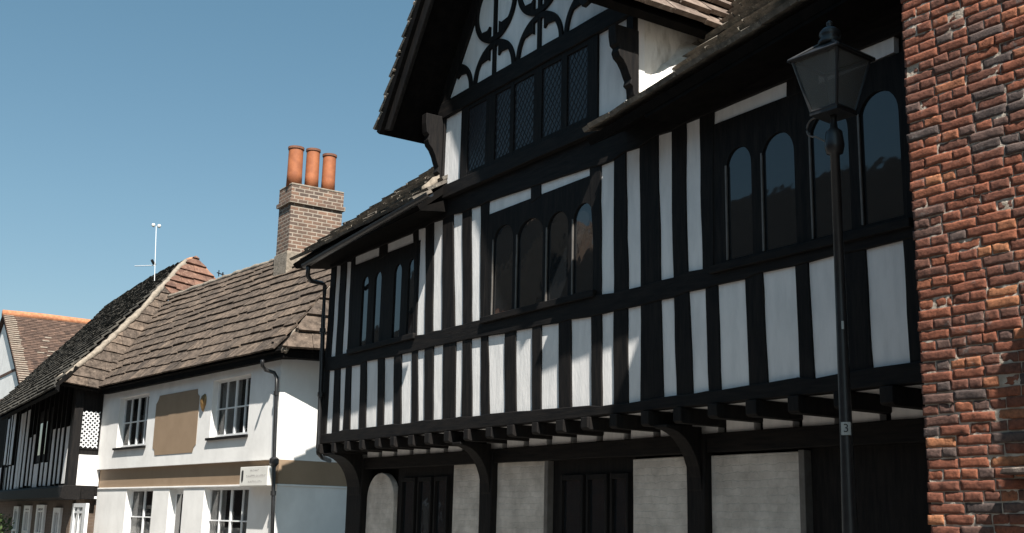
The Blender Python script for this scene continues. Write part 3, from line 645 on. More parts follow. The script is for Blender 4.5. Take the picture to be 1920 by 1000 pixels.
# ================================================================== BRICK BUILDING (right)
BB = thing('brick_building', 'old weathered red brick building standing forward at the right edge', 'building', (-2, 7, 0))
bY = 6.05; bX0 = onY(1718, 500, bY).x
rs = random.Random(42)
bm = BM(); lay = bm.faces.layers.float.new('rnd')
ch = 0.0655; row = 0; z = 0.0
NX, NZ = 10, 5
XB1 = 0.6
while z < 6.4:
    stretcher = row % 2 == 0
    x = bX0 - rs.uniform(0, 0.02) + (0 if stretcher else 0)
    first = True
    while x < XB1:
        L_ = rs.gauss(0.225, 0.014) if stretcher else rs.gauss(0.108, 0.012)
        if not stretcher and rs.random() < 0.12: L_ = 0.2
        if not stretcher and first: L_ = 0.11
        if first and x > bX0: x = bX0
        first = False
        H_ = ch - rs.uniform(0.006, 0.010)
        gap = rs.uniform(0.006, 0.011)
        drop = 0.012 * math.sin(x * 1.7 + row * 0.05) + 0.006 * noise.noise(Vector((x * 4, z * 3, 2)))
        if True:
            col = rs.random()
            pat = noise.noise(Vector((x * 1.3, z * 1.1, 9)))
            col = min(1, max(0, 0.47 + 0.25 * rs.gauss(0, 1) + 0.2 * pat)); col = min(col, 0.99)
            tilt = rs.uniform(-0.02, 0.02); out = rs.uniform(-0.004, 0.005); near = x < -2.6
            nx, nz = (NX, NZ) if near else (2, 2)
            broken = rs.random() < 0.10; sd = rs.random() * 90
            grid = []
            for j in range(nz + 1):
                line = []
                for i in range(nx + 1):
                    a, b = i / nx, j / nz
                    xx = x + a * L_; zz = z + drop + b * H_ + tilt * (a - 0.5) * L_
                    # rounded arrises
                    ea = min(a, 1 - a) * L_; eb = min(b, 1 - b) * H_; e = min(ea, eb)
                    rad = 0.0045
                    dep = 0.0 if e >= rad else rad * (1 - math.sqrt(max(0, 1 - (1 - e / rad) ** 2)))
                    nv = noise.noise(Vector((xx * 38 + sd, zz * 38, sd))) * 0.0035 + noise.noise(Vector((xx * 13 + sd, zz * 13, 4 + sd))) * 0.004
                    if broken: dep += 0.004 + 0.012 * max(0, noise.noise(Vector((xx * 16, zz * 16, sd))))
                    jx = noise.noise(Vector((xx * 30, zz * 30, sd + 7))) * 0.003; jz = noise.noise(Vector((xx * 24, zz * 30, sd + 17))) * 0.0028
                    line.append(bm.verts.new((xx + jx, bY - out + dep + nv, zz + jz)))
                grid.append(line)
            for j in range(nz):
                for i in range(nx):
                    f = bm.faces.new((grid[j][i], grid[j][i + 1], grid[j + 1][i + 1], grid[j + 1][i])); f[lay] = col; f.smooth = True
            ring = grid[0][:] + [l[-1] for l in grid[1:]] + grid[-1][-2::-1] + [l[0] for l in grid[-2:0:-1]]
            bk = [bm.verts.new((v.co.x, bY + 0.06, v.co.z)) for v in ring]
            for k in range(len(ring)):
                q = (k + 1) % len(ring); f = bm.faces.new((ring[k], bk[k], bk[q], ring[q])); f[lay] = col
        x += L_ + gap
    z += ch; row += 1
link('brickwork', bm, 'brick_face', BB)
# mortar bed behind the bricks
def mortar_sheet():
    bm = BM(); step = 0.025; x0, x1 = bX0 + 0.004, -2.9
    nx = int((x1 - x0) / step); nz = int(6.4 / step); V = {}
    for j in range(nz + 1):
        for i in range(nx + 1):
            x = x0 + i * step; z_ = j * step
            V[i, j] = (x, bY + 0.0095 + 0.005 * noise.noise(Vector((x * 30, z_ * 30, 1))) + 0.006 * noise.noise(Vector((x * 9, z_ * 9, 5))), z_)
    vv = {}
    for j in range(nz):
        for i in range(nx):
            q = []
            for k in ((i, j), (i + 1, j), (i + 1, j + 1), (i, j + 1)):
                if k not in vv: vv[k] = bm.verts.new(V[k])
                q.append(vv[k])
            bm.faces.new(q)
    return bm
bm = mortar_sheet()
link('mortar_bed', bm, 'brick_core', BB, smooth=True)
# body of the building
bm = BM(); prism_xz(bm, [(bX0 + 0.02, 0), (XB1 + 6, 0), (XB1 + 6, 9.0), (bX0 + 0.02, 9.0)], bY + 0.055, 8.6); link('wall', bm, 'brick_plain', BB)
bm = BM(); prism_xz(bm, [(bX0, 6.38), (XB1 + 6, 6.38), (XB1 + 6, 9.0), (bX0, 9.0)], bY - 0.0, bY + 0.05); prism_xz(bm, [(XB1, 0), (XB1 + 6, 0), (XB1 + 6, 6.38), (XB1, 6.38)], bY, bY + 0.05); link('wall', bm, 'brick_plain', BB)
roof('roof', 'clay', BB, Vector((XB1 + 6.2, bY - 0.3, 9.0)), Vector((-1, 0, 0)), Vector((0, 0.7, 0.7)), [[(0, 0), (11.7, 0), (11.7, 3.4), (0, 3.4)]], course=0.25, width=(0.3, 0.5), thick=0.03, seed=33)
# unseen bay-shaped box added beyond the frame, sized to shade the brickwork's lower right
sh = onY(1869, 780, bY).x; bp = 0.34; bayx = sh + bp * math.tan(R(SUN_AZ)); bayz = onY(1869, 705, bY).z + bp * math.tan(R(SUN_EL)) / math.cos(R(SUN_AZ))
bm = BM(); box(bm, (bayx, bY - bp, 0.9), (bayx + 2.2, bY + 0.05, bayz)); box(bm, (bayx - 0.05, bY - bp - 0.10, 0.0), (bayx + 2.25, bY + 0.05, 0.9)); bay = link('bay_shadow_box', bm, 'timber', BB, bevel=0.01)
for k in range(3):
    bm = BM(); box(bm, (bayx + 0.12 + k * 0.68, bY - bp - 0.008, 1.1), (bayx + 0.72 + k * 0.68, bY - bp + 0.02, bayz - 0.2)); link('pane', bm, 'glass', bay)
p = onY(1884, 886, bY - 0.06)
bm = BM(); prism_xz(bm, [(p.x, p.z - 0.012), (p.x + 0.3, p.z - 0.01), (p.x + 0.3, p.z + 0.028), (p.x + 0.02, p.z + 0.022)], bY - 0.12, bY + 0.02); link('stone_ledge', bm, 'slab_pink', BB, bevel=0.008)

# ================================================================== STREET LAMP
lY = 6.55
lb = onY(1588, 975, lY)
lx, ly = onY(1563, 230, lY).x, lY
SL = thing('street_lamp', 'black cast iron street lamp with a four sided glass lantern before the timbered house', 'street lamp', (lx, ly, 0.115))
zl0 = onY(1558, 212, lY).z; zl1 = onY(1550, 118, lY).z; zl2 = onY(1548, 68, lY).z
bm = BM(); lathe(bm, (lx, ly, 0), [(0.13, 0.115), (0.13, 0.5), (0.10, 0.55), (0.085, 0.62), (0.065, 0.7), (0.058, 1.4), (0.046, 2.2), (0.040, 3.2), (0.035, zl0 - 0.34), (0.062, zl0 - 0.33), (0.075, zl0 - 0.27), (0.062, zl0 - 0.16), (0.03, zl0 - 0.13), (0.022, zl0 - 0.06), (0.03, zl0 - 0.02)], 20); link('post', bm, 'iron', SL, smooth=True)
hb, ht = 0.115, 0.205; rot = R(-9)
def lc(k, h): a = rot + math.pi / 4 + k * math.pi / 2 + R(14); return Vector((lx + h * 1.414 * math.cos(a), ly + h * 1.414 * math.sin(a), 0))
def lv(k, h, z): v = lc(k, h); v.z = z; return v
bm = BM()
for k in range(4): tube(bm, [lv(k, hb, zl0), lv(k, ht, zl1)], 0.012, 6); tube(bm, [lv(k, hb, zl0), lv(k + 1, hb, zl0)], 0.014, 6); tube(bm, [lv(k, ht, zl1), lv(k + 1, ht, zl1)], 0.013, 6)
prism(bm, [lv(k, hb + 0.01, zl0 - 0.03) for k in range(4)], (0, 0, 0.025)); link('lantern_frame', bm, 'iron', SL)
glm, nt, b, N, L = new_mat('dusty_lantern_glass'); b.inputs['Base Color'].default_value = (0.15, 0.155, 0.15, 1); b.inputs['Roughness'].default_value = 0.2; b.inputs['Alpha'].default_value = 0.42
M['lamp_glass'] = glm
for k in range(4):
    bm = BM(); q = [lv(k, hb - 0.003, zl0 + 0.006), lv(k + 1, hb - 0.003, zl0 + 0.006), lv(k + 1, ht - 0.003, zl1), lv(k, ht - 0.003, zl1)]; c = Vector((lx, ly, (zl0 + zl1) / 2)); nn = (q[1] - q[0]).cross(q[3] - q[0]).normalized()
    prism(bm, q, nn * 0.004); link('glass_pane', bm, 'lamp_glass', SL)
bm = BM()
zr = zl1 + (zl2 - zl1) * 0.62
for k in range(4):
    tube(bm, [lv(k, ht + 0.025, zl1 + 0.005), lv(k, 0.055, zr)], 0.013, 6); tube(bm, [lv(k, ht + 0.025, zl1 + 0.005), lv(k + 1, ht + 0.025, zl1 + 0.005)], 0.012, 6)
    prism(bm, [lv(k, ht + 0.02, zl1 + 0.008), lv(k + 1, ht + 0.02, zl1 + 0.008), lv(k + 1, 0.05, zr), lv(k, 0.05, zr)], (0, 0, -0.006))
link('lantern_hood', bm, 'iron', SL)
bm = BM(); lathe(bm, (lx, ly, zr - 0.01), [(0.09, 0), (0.095, 0.03), (0.07, 0.06), (0.085, 0.08), (0.08, 0.11), (0.05, 0.14), (0.018, 0.155), (0.026, 0.17), (0.026, 0.19), (0.008, 0.205)], 16); link('finial', bm, 'iron', SL, smooth=True)
bm = BM(); c0 = onY(1530, 240, lY); pts = [Vector((lx - 0.02, ly, zl0 - 0.2))]
pts = []
for k in range(11):
    t = R(60) + R(215) * k / 10; pts.append(Vector((c0.x + 0.0 + 0.075 * math.cos(t) * 1.0, ly - 0.02, c0.z + 0.075 * math.sin(t))))
pts.append(Vector((lx, ly, zl0 - 0.27))); tube(bm, pts, 0.008, 6); link('scroll_bar', bm, 'glazing_bar', SL, smooth=True)
# number plate and a small sticker on the post, facing the street
def text_mesh(body, size):
    cu = bpy.data.curves.new('digit', 'FONT'); cu.body = body; cu.size = size; cu.align_x = 'CENTER'; cu.align_y = 'CENTER'
    ob = bpy.data.objects.new('digit', cu); COL.objects.link(ob); me = bpy.data.meshes.new_from_object(ob.evaluated_get(bpy.context.evaluated_depsgraph_get()))
    COL.objects.unlink(ob); bpy.data.objects.remove(ob); bpy.data.curves.remove(cu); return me
zp = onY(1585, 805, lY).z
def wrap_plate(z0, z1, r, a0, a1):
    bm = BM(); seg = 8; pts = [(lx + r * math.cos(a0 + (a1 - a0) * k / seg), ly + r * math.sin(a0 + (a1 - a0) * k / seg)) for k in range(seg + 1)]
    for (xa_, ya_), (xb_, yb_) in zip(pts, pts[1:]):
        bm.faces.new([bm.verts.new(v) for v in ((xa_, ya_, z0), (xb_, yb_, z0), (xb_, yb_, z1), (xa_, ya_, z1))])
    bmesh.ops.remove_doubles(bm, verts=bm.verts, dist=1e-5); return bm
fac = math.atan2(-ly, -lx)
npl = link('number_plate', wrap_plate(zp - 0.046, zp + 0.046, 0.058, fac - 0.62, fac + 0.62), 'plate', SL)
me = text_mesh('3', 0.085); me.materials.append(M['sign_black']); td = bpy.data.objects.new('digit', me); COL.objects.link(td)
dirv = Vector((math.cos(fac), math.sin(fac), 0)); rightv = Vector((-dirv.y, dirv.x, 0))
td.parent = npl
td.matrix_world = Matrix(((rightv.x, 0, dirv.x, lx + dirv.x * 0.0605), (rightv.y, 0, dirv.y, ly + dirv.y * 0.0605), (0, 1, 0, zp), (0, 0, 0, 1)))
zs = onY(1590, 610, lY).z
link('sticker', wrap_plate(zs - 0.03, zs + 0.03, 0.0500, fac - 0.05, fac + 0.3), 'plate', SL)

# ================================================================== WHITE COTTAGE
wa = R(5); WC = onY(515, 862, 7.9); wu = Vector((-math.cos(wa), -math.sin(wa), 0)); wn_ = Vector((math.sin(wa), -math.cos(wa), 0))
def W(px, py, off=0):
    v = onP(px, py, WC + wn_ * off, wn_); return ((v - WC).dot(wu), v.z)
def W3(u_, z_, off=0): v = WC + wu * u_ + wn_ * off; return Vector((v.x, v.y, z_))
WH = thing('white_cottage', 'white rendered cottage with a tan band and a stone slab roof', 'house', (WC.x - 4, WC.y + 2, 0))
UL = 9.31
z_bt, z_bb = 2.587, 2.155
def wall_holes(u0, u1, z0, z1, holes, depth, off=0.0):
    bm = BM(); us = sorted({u0, u1, *[h[0] for h in holes], *[h[1] for h in holes]}); zs_ = sorted({z0, z1, *[h[2] for h in holes], *[h[3] for h in holes]})
    for a, b in zip(us, us[1:]):
        for c, d_ in zip(zs_, zs_[1:]):
            m_ = ((a + b) / 2, (c + d_) / 2)
            if any(h[0] < m_[0] < h[1] and h[2] < m_[1] < h[3] for h in holes): continue
            bm.faces.new([bm.verts.new(W3(*q, off)) for q in ((a, c), (b, c), (b, d_), (a, d_))])
    for a, b, c, d_ in holes:
        for p_, q_ in (((a, c), (b, c)), ((b, c), (b, d_)), ((b, d_), (a, d_)), ((a, d_), (a, c))):
            bm.faces.new([bm.verts.new(v) for v in (W3(*p_, off), W3(*q_, off), W3(*q_, off - depth), W3(*p_, off - depth))])
    bmesh.ops.remove_doubles(bm, verts=bm.verts, dist=1e-4); return bm
def hole(pxl, pxr, pyt, pyb):
    xm = (pxl + pxr) / 2; ul, _ = W(pxl, (pyt + pyb) / 2); ur, _ = W(pxr, (pyt + pyb) / 2); _, zt_ = W(xm, pyt); _, zb_ = W(xm, pyb); return [ur, ul, zb_, zt_]
hA = hole(222, 276, 742, 838); hB = hole(397, 467, 704, 815)
hA[2], hA[3] = 3.06, 4.23; hB[2], hB[3] = 3.08, 4.23
hC = hole(226, 276, 905, 1060); hD = hole(306, 333, 905, 1060); hE = hole(372, 456, 905, 1060)
for h in (hC, hD, hE): h[3] = 2.11
hC[2] = 0.9; hE[2] = 0.85; hD[2] = 0.12
dep = 0.17
link('upper_wall', wall_holes(0, UL, z_bt, 4.55, [hA, hB], dep), 'render', WH)
link('lower_wall', wall_holes(0, UL, 0, z_bb, [hC, hD, hE], 0.20, -0.07), 'render', WH)
def wbox(bm, u0, u1, z0, z1, o0, o1): prism(bm, [W3(u0, z0, o0), W3(u1, z0, o0), W3(u1, z1, o0), W3(u0, z1, o0)], wn_ * (o1 - o0))
side_d = 5.6
# inner solid so no light leaks, side wall with its band
bm = BM(); obox(bm, W3(0.002, 0, -0.34), wu * (UL), Vector((0, 0, 4.6)), -wn_ * (side_d - 0.34)); link('inner_wall', bm, 'soffit', WH)
bm = BM(); obox(bm, W3(-0.02, 0, -0.068), wu * 0.021, Vector((0, 0, z_bb)), -wn_ * side_d); obox(bm, W3(-0.02, z_bt, 0), wu * 0.021, Vector((0, 0, 2.05)), -wn_ * side_d); link('side_wall', bm, 'render', WH)
bm = BM(); obox(bm, W3(-0.023, z_bb, -0.08), wu * (UL), Vector((0, 0, z_bt - z_bb)), -wn_ * side_d); link('tan_band', bm, 'tan', WH, bevel=0.006)
bm = BM(); obox(bm, W3(-0.04, z_bb - 0.035, -0.05), wu * UL, Vector((0, 0, 0.035)), -wn_ * 0.05); obox(bm, W3(-0.04, z_bb - 0.035, -0.052), wu * 0.038, Vector((0, 0, 0.035)), -wn_ * side_d); link('string_course', bm, 'render', WH, bevel=0.006)
bm = BM(); wbox(bm, -0.018, UL, z_bt - 0.002, z_bt + 0.03, -0.2, -0.002); link('upper_wall_edge', bm, 'render', WH)
# painted panel with cut corners
def wq(p): return W(p[0], p[1])
pa, pb = W(291, 790)[0], W(371, 790)[0]; pz0, pz1 = W(330, 851)[1], W(330, 737)[1]; c = 0.10
bm = BM(); pts = [(pb + c * 1.5, pz0), (pa - c * 1.5, pz0), (pa - c, pz0 + c * 1.2), (pa, pz0 + c * 1.6), (pa, pz1 - c * 1.8), (pa - c, pz1 - c), (pa - c * 1.6, pz1), (pb + c * 1.2, pz1), (pb + c, pz1 - c), (pb, pz1 - c * 1.6), (pb, pz0 + c * 1.6), (pb + c, pz0 + c)]
prism(bm, [W3(a, b_, 0.003) for a, b_ in pts], wn_ * 0.006); link('painted_panel', bm, 'tan', WH)
# sashes
def sash(h, dp_, cols_, rows_, label=None, sill='timber_h'):
    u0, u1, z0, z1 = h; f = BM(); t = 0.045
    for a, b, c_, d_ in ((u0, u1, z0, z0 + t * 1.4), (u0, u1, z1 - t, z1), (u0, u0 + t, z0 + t * 1.4, z1 - t), (u1 - t, u1, z0 + t * 1.4, z1 - t)): wbox(f, a, b, c_, d_, -dp_, -dp_ + 0.05)
    for i in range(1, cols_): x = u0 + (u1 - u0) * i / cols_; wd_ = 0.030 if cols_ % 2 == 0 and i == cols_ // 2 else 0.013; wbox(f, x - wd_, x + wd_, z0 + t * 1.4, z1 - t, -dp_ + 0.004, -dp_ + 0.043)
    for j in range(1, rows_): y_ = z0 + (z1 - z0) * j / rows_; wbox(f, u0 + t, u1 - t, y_ - 0.013, y_ + 0.013, -dp_ + 0.006, -dp_ + 0.040)
    o = link('window', f, 'white_paint', WH, label=label)
    g_ = BM(); wbox(g_, u0 + 0.01, u1 - 0.01, z0 + 0.01, z1 - 0.01, -dp_ + 0.012, -dp_ + 0.016); link('pane', g_, 'clear_glass', o)
    if sill:
        g_ = BM(); wbox(g_, u0 - 0.05, u1 + 0.22 if False else u1 + 0.08, z0 - 0.05, z0, -dp_, 0.055); link('sill', g_, sill, o, bevel=0.006)
    return o
sash(hA, 0.16, 4, 2); sash(hB, 0.16, 4, 2)
sash(hC, 0.235, 2, 2, sill=None); sash(hE, 0.235, 4, 2, sill=None)
f = BM(); wbox(f, hD[0], hD[1], hD[2], hD[3], -0.255, -0.22); o = link('door', f, 'white_paint', WH)
f = BM(); wbox(f, hD[0] + 0.1, hD[1] - 0.1, 1.0, hD[3] - 0.12, -0.219, -0.212); link('pane', f, 'glass', o)
def curtain(u0, u1, z0, z1, off, seed):
    bm = BM(); n_ = 28; a = []; b_ = []
    for k in range(n_ + 1):
        u_ = u0 + (u1 - u0) * k / n_; o2 = off + 0.014 * math.sin(k * 1.35 + seed) + 0.006 * math.sin(k * 2.9 + seed * 2)
        a.append(bm.verts.new(W3(u_, z0, o2))); b_.append(bm.verts.new(W3(u_ + 0.01 * math.sin(k * 0.7), z1, o2)))
    for k in range(n_): bm.faces.new((a[k], a[k + 1], b_[k + 1], b_[k]))
    return link('curtain', bm, 'curtain', WH, smooth=True)
for h in (hC, hE):
    w_ = h[1] - h[0]; curtain(h[0] + 0.03, h[0] + w_ * 0.30, h[2], h[3], -0.262, 1); curtain(h[1] - w_ * 0.33, h[1] - 0.03, h[2], h[3], -0.262, 2); curtain(h[0] + 0.03, h[1] - 0.03, h[2], h[2] + 0.5, -0.275, 3)
w_ = hA[1] - hA[0]; curtain(hA[0] + 0.02, hA[0] + w_ * 0.5, hA[2], hA[3], -0.235, 5)  # upper curtain made wide to lighten the pane in place of sky reflection
w_ = hB[1] - hB[0]; curtain(hB[1] - w_ * 0.52, hB[1] - 0.02, hB[2], hB[3], -0.235, 7)  # pale sheet lightens this pane too, standing in for reflected sky
# roof
A3 = onP(527, 655, WC + wn_ * 0.23, wn_); wp = R(50); ws = -wn_ * math.cos(wp) + Vector((0, 0, math.sin(wp))); wN = wu.cross(ws)
def WR(px, py): v = onP(px, py, A3, wN); d_ = v - A3; return (d_.dot(wu), d_.dot(ws))
vr = 3.68
hipu = 0.36
K3 = onP(187, 732, WC + wn_ * 0.23, wn_); Ku = (K3 - A3).dot(wu)
# neighbouring hip: plane through V0 (front corner), K, rising away
V0 = onP(106.6, 716, K3, wu); ed_ = (V0 - K3).normalized()
hp_ = R(55); hv = wu * math.cos(hp_) + Vector((0, 0, math.sin(hp_))); hN = ed_.cross(hv).normalized(); hv = hN.cross(ed_).normalized()
if hv.z < 0: hv = -hv
if hN.z < 0: hN = -hN
def HP(px, py): v = onP(px, py, K3, hN); d_ = v - K3; return (d_.dot(ed_), d_.dot(hv))
# valley in the white roof's own coordinates: where the hip plane crosses it
def valley_u(v):
    p0 = A3 + ws * v; t = (K3 - p0).dot(hN) / wu.dot(hN); return t
big = [(0.0, 0), (valley_u(0) , 0), (valley_u(vr), vr), (hipu * 1.6, vr), (hipu, 1.46)]
roof('stone_roof', 'slab', WH, A3, wu, ws, [big], course=0.35, width=(0.25, 0.6), thick=0.03, seed=51, jit=0.032, tilt=1.25, sag=0.035, deck=0.10, shrink=0.35)
# hip end facing the alley
H3 = onZ(606, 661, A3.z); hu_ = (H3 - A3).normalized(); T3 = A3 + wu * hipu + ws * 1.46
hNn = hu_.cross(T3 - A3).normalized(); hv_ = hNn.cross(hu_).normalized()
if hv_.z < 0: hv_ = -hv_
def HE(P_): d_ = P_ - A3; return (d_.dot(hu_), d_.dot(hv_))
t1_ = HE(T3); R3 = A3 + wu * hipu * 1.6 + ws * vr; r1_ = HE(R3)
roof('hip_roof', 'slab', WH, A3, hu_, hv_, [[(0, 0), (5.4, 0), (r1_[0] + 0.3, r1_[1]), (r1_[0], r1_[1]), t1_]], course=0.40, width=(0.35, 0.7), thick=0.05, seed=52, jit=0.02, tilt=1.35, sag=0.02, deck=0.10)
bm = BM()
def lumpy(bm, pts, r, seed):
    rs_ = random.Random(seed); out = []; rad = []
    for a, b in zip(pts, pts[1:]):
        n_ = max(2, int((b - a).length / 0.16))
        for k in range(n_): out.append(a.lerp(b, k / n_) + Vector((rs_.uniform(-.012, .012), rs_.uniform(-.012, .012), rs_.uniform(-.012, .012)))); rad.append(r * rs_.uniform(0.75, 1.2))
    out.append(pts[-1]); rad.append(r); tube(bm, out, r, 8, True, rad)
lumpy(bm, [A3 + wN * 0.05, T3 + wN * 0.06, R3 + wN * 0.06], 0.075, 2); link('hip_mortar', bm, 'mortar', WH, smooth=True)
bm = BM(); lumpy(bm, [R3 + Vector((0, 0, 0.05)), A3 + wu * valley_u(vr) + ws * vr + Vector((0, 0, 0.05))], 0.07, 3); link('ridge', bm, 'mortar', WH, smooth=True)
# rear slope, so the roof is solid from the side
Rb = A3 + wu * valley_u(vr) + ws * vr
bm = BM(); prism(bm, [R3, Rb, Rb - wn_ * 2.6 - Vector((0, 0, 2.8)), R3 - wn_ * 2.6 - Vector((0, 0, 2.8))], (0, 0, -0.1)); link('rear_roof', bm, 'slab', WH)
# dark eaves fascia and soffit
bm = BM(); prism(bm, [A3 - Vector((0, 0, 0.02)) - wn_ * 0.05, A3 - Vector((0, 0, 0.14)) - wn_ * 0.05, A3 - wn_ * 0.5 - Vector((0, 0, 0.10)), A3 - wn_ * 0.5 + Vector((0, 0, 0.2))], wu * Ku); link('eaves_soffit', bm, 'soffit', WH)
bm = BM(); prism(bm, [A3 + Vector((0, 0, -0.03)) - wn_ * 0.05 + wu * 0.03, A3 + Vector((0, 0, -0.13)) - wn_ * 0.05 + wu * 0.03, A3 + wu * 0.5 + Vector((0, 0, -0.1)) - wn_ * 0.05, A3 + wu * 0.5 + Vector((0, 0, 0.2)) - wn_ * 0.05], hu_ * 5.2); link('eaves_soffit', bm, 'soffit', WH)
# downpipe with swan neck
o_ = 0.06
q = lambda px, py, off: onP(px, py, WC + wn_ * off, wn_)
pts = [q(492, 676, 0.34), q(492, 686, 0.30), q(498, 694, 0.2), q(514, 699, 0.08), q(519, 708, 0.06), q(518.5, 730, 0.06), q(516, 800, 0.06), q(514, 862, 0.06), q(512, 940, 0.06), q(509.5, 1040, 0.06)]
bm = BM(); tube(bm, pts, 0.034, 10); dp = link('downpipe', bm, 'iron', WH, smooth=True)
bm = BM(); 
for py in (738, 868, 925):
    c_ = q(519 - (py - 708) * 0.03, py, 0.06); lathe(bm, c_ - Vector((0, 0, 0.04)), [(0.05, 0), (0.05, 0.08)], 12)
lathe(bm, q(514, 866, 0.06) - Vector((0, 0, 0.08)), [(0.05, 0), (0.085, 0.05), (0.085, 0.13), (0.05, 0.16)], 12); link('pipe_collar', bm, 'iron', dp)
# chimney
cx1, cy0 = -23.0, onX(540, 470, -23.0).y; cx0 = onY(518, 470, cy0).x; cy1 = onX(645, 380, cx1).y - 0.03
zc = onX(540, 345, cx1).z; zband = onX(537, 378, cx1).z
bm = BM(); box(bm, (cx0, cy0, 5.4), (cx1, cy1, zband)); ck = link('chimney', bm, 'chimney', WH)
bm = BM(); box(bm, (cx0 - 0.05, cy0 - 0.05, zband), (cx1 + 0.05, cy1 + 0.05, zband + 0.09)); box(bm, (cx0 - 0.012, cy0 - 0.012, zband + 0.09), (cx1 + 0.012, cy1 + 0.012, zc)); link('chimney_cap', bm, 'chimney', ck)
bm = BM(); box(bm, (cx0 - 0.02, cy0 - 0.02, zc), (cx1 + 0.02, cy1 + 0.02, zc + 0.05)); link('flaunching', bm, 'mortar', ck, bevel=0.02)
bm = BM(); box(bm, (cx0 - 0.03, cy0 - 0.03, 6.5), (cx1 + 0.03, cy1 + 0.03, onX(540, 470, cx1).z)); link('chimney_base', bm, 'mortar', ck, bevel=0.02)
for (p0, p1, pt, pbm) in ((539, 568, 277, 345), (573, 599, 281, 350), (604.5, 630, 291, 355)):
    xc = (cx0 + cx1) / 2 + 0.12; y0_, y1_ = onX(p0, 310, xc).y, onX(p1, 310, xc).y; yc = (y0_ + y1_) / 2; r_ = (y1_ - y0_) / 2 * 0.94
    zt_ = onX((p0 + p1) / 2, pt, xc).z
    bm = BM(); lathe(bm, (xc, yc, 0), [(r_ * 1.02, zc + 0.02), (r_ * 0.98, zc + 0.3), (r_ * 0.95, zt_ - 0.06), (r_ * 0.95, zt_ - 0.05)], 24); o = link('chimney_pot', bm, 'pot', ck, smooth=True)
    bm = BM(); lathe(bm, (xc, yc, 0), [(r_ * 0.96, zt_ - 0.055), (r_ * 1.06, zt_ - 0.05), (r_ * 1.06, zt_), (r_ * 0.85, zt_), (r_ * 0.8, zt_ - 0.05)], 24); rim = link('pot_rim', bm, 'pot_rim', ck)

# sign on the band, gilt plaque on the wall
sz0, sz1 = W(480, 911, 0.16)[1], W(480, 875, 0.16)[1]; su0, su1 = W(501.5, 893, 0.17)[0], W(450, 893, 0.17)[0]
SG = thing('sign_board', 'small white sign with faint grey lettering on the tan band of the cottage', 'sign', W3((su0 + su1) / 2, sz0, 0.1))
bm = BM(); wbox(bm, su0, su1, sz0, sz1, 0.013, 0.17); bd = link('board', bm, 'sign_face', SG, bevel=0.006)
bm = BM(); rs = random.Random(3); Wd = su1 - su0; Hd = sz1 - sz0
def scrawl(c0, c1, zc_, h_):
    u_ = su1 - Wd * c0
    while u_ > su1 - Wd * c1:
        st_ = rs.uniform(0.018, 0.032); k = rs.random(); hh_ = h_ * (1.0 if k > 0.3 else 0.75)
        wbox(bm, u_ - 0.007, u_, zc_ - h_ / 2, zc_ - h_ / 2 + hh_, 0.17, 0.1725)
        if k > 0.4: wbox(bm, u_ - st_, u_ - 0.0075, zc_ + (hh_ - h_ / 2 - 0.007 if k > 0.7 else -0.003), zc_ + (hh_ - h_ / 2 if k > 0.7 else 0.004), 0.17, 0.1724)
        u_ -= st_ + 0.012
scrawl(0.38, 0.68, sz0 + Hd * 0.80, Hd * 0.11); scrawl(0.24, 0.9, sz0 + Hd * 0.50, Hd * 0.13); scrawl(0.32, 0.82, sz0 + Hd * 0.21, Hd * 0.11)
link('lettering', bm, 'sign_ink', bd)
bm = BM(); um = su1 - Wd * 0.09; prism(bm, [W3(um, sz0 + Hd * 0.16, 0.17), W3(um - 0.04, sz0 + Hd * 0.3, 0.17), W3(um - 0.04, sz0 + Hd * 0.8, 0.17), W3(um, sz0 + Hd * 0.84, 0.17), W3(um + 0.04, sz0 + Hd * 0.75, 0.17), W3(um + 0.04, sz0 + Hd * 0.3, 0.17)], wn_ * 0.003); link('emblem', bm, 'sign_black', bd)
pc = W(383, 754); bm = BM()
prof = [(0, -0.21), (0.05, -0.13), (0.10, -0.06), (0.115, 0.03), (0.10, 0.10), (0.06, 0.15), (0, 0.17), (-0.06, 0.15), (-0.10, 0.10), (-0.115, 0.03), (-0.10, -0.06), (-0.05, -0.13)]
a = [bm.verts.new(W3(pc[0] + x, pc[1] + z_, 0.002)) for x, z_ in prof]; b_ = [bm.verts.new(W3(pc[0] + x * 0.8, pc[1] + z_ * 0.8, 0.045)) for x, z_ in prof]; c_ = [bm.verts.new(W3(pc[0] + x * 0.4, pc[1] + z_ * 0.4, 0.075)) for x, z_ in prof]
for r0, r1 in ((a, b_), (b_, c_)):
    for k in range(12): bm.faces.new((r0[k], r0[(k + 1) % 12], r1[(k + 1) % 12], r1[k]))
bm.faces.new(c_); bm.faces.new(a[::-1])
o = link('wall_plaque', bm, 'gold'); o['label'] = 'small gilt shield shaped plaque on the white wall beside the tan panel'; o['category'] = 'plaque'

# ================================================================== JETTIED COTTAGE (left of the white one)
Q3 = W3(UL, 0, 0); r_ = onP(130, 880, Q3, wu); P2 = Vector((r_.x, r_.y, 0)); jn = (P2 - Vector((Q3.x, Q3.y, 0))).length
d2 = R(-3); ju = Vector((-math.cos(d2), -math.sin(d2), 0)); jn_ = Vector((math.sin(d2), -math.cos(d2), 0))
JH = thing('jettied_cottage', 'black and white close studded cottage with a dark sagging roof, left of the white cottage', 'house', (P2.x - 4, P2.y + 3, 0))
def J(px, py, off=0): v = onP(px, py, P2 + jn_ * off, jn_); return ((v - P2).dot(ju), v.z)
def J3(u_, z_, off=0): v = P2 + ju * u_ + jn_ * off; return Vector((v.x, v.y, z_))
def jbox(bm, u0, u1, z0, z1, o0, o1): prism(bm, [J3(u0, z0, o0), J3(u1, z0, o0), J3(u1, z1, o0), J3(u0, z1, o0)], jn_ * (o1 - o0))
jz0, jz1 = J(123, 910)[1], J(120, 752)[1]
jl = 16
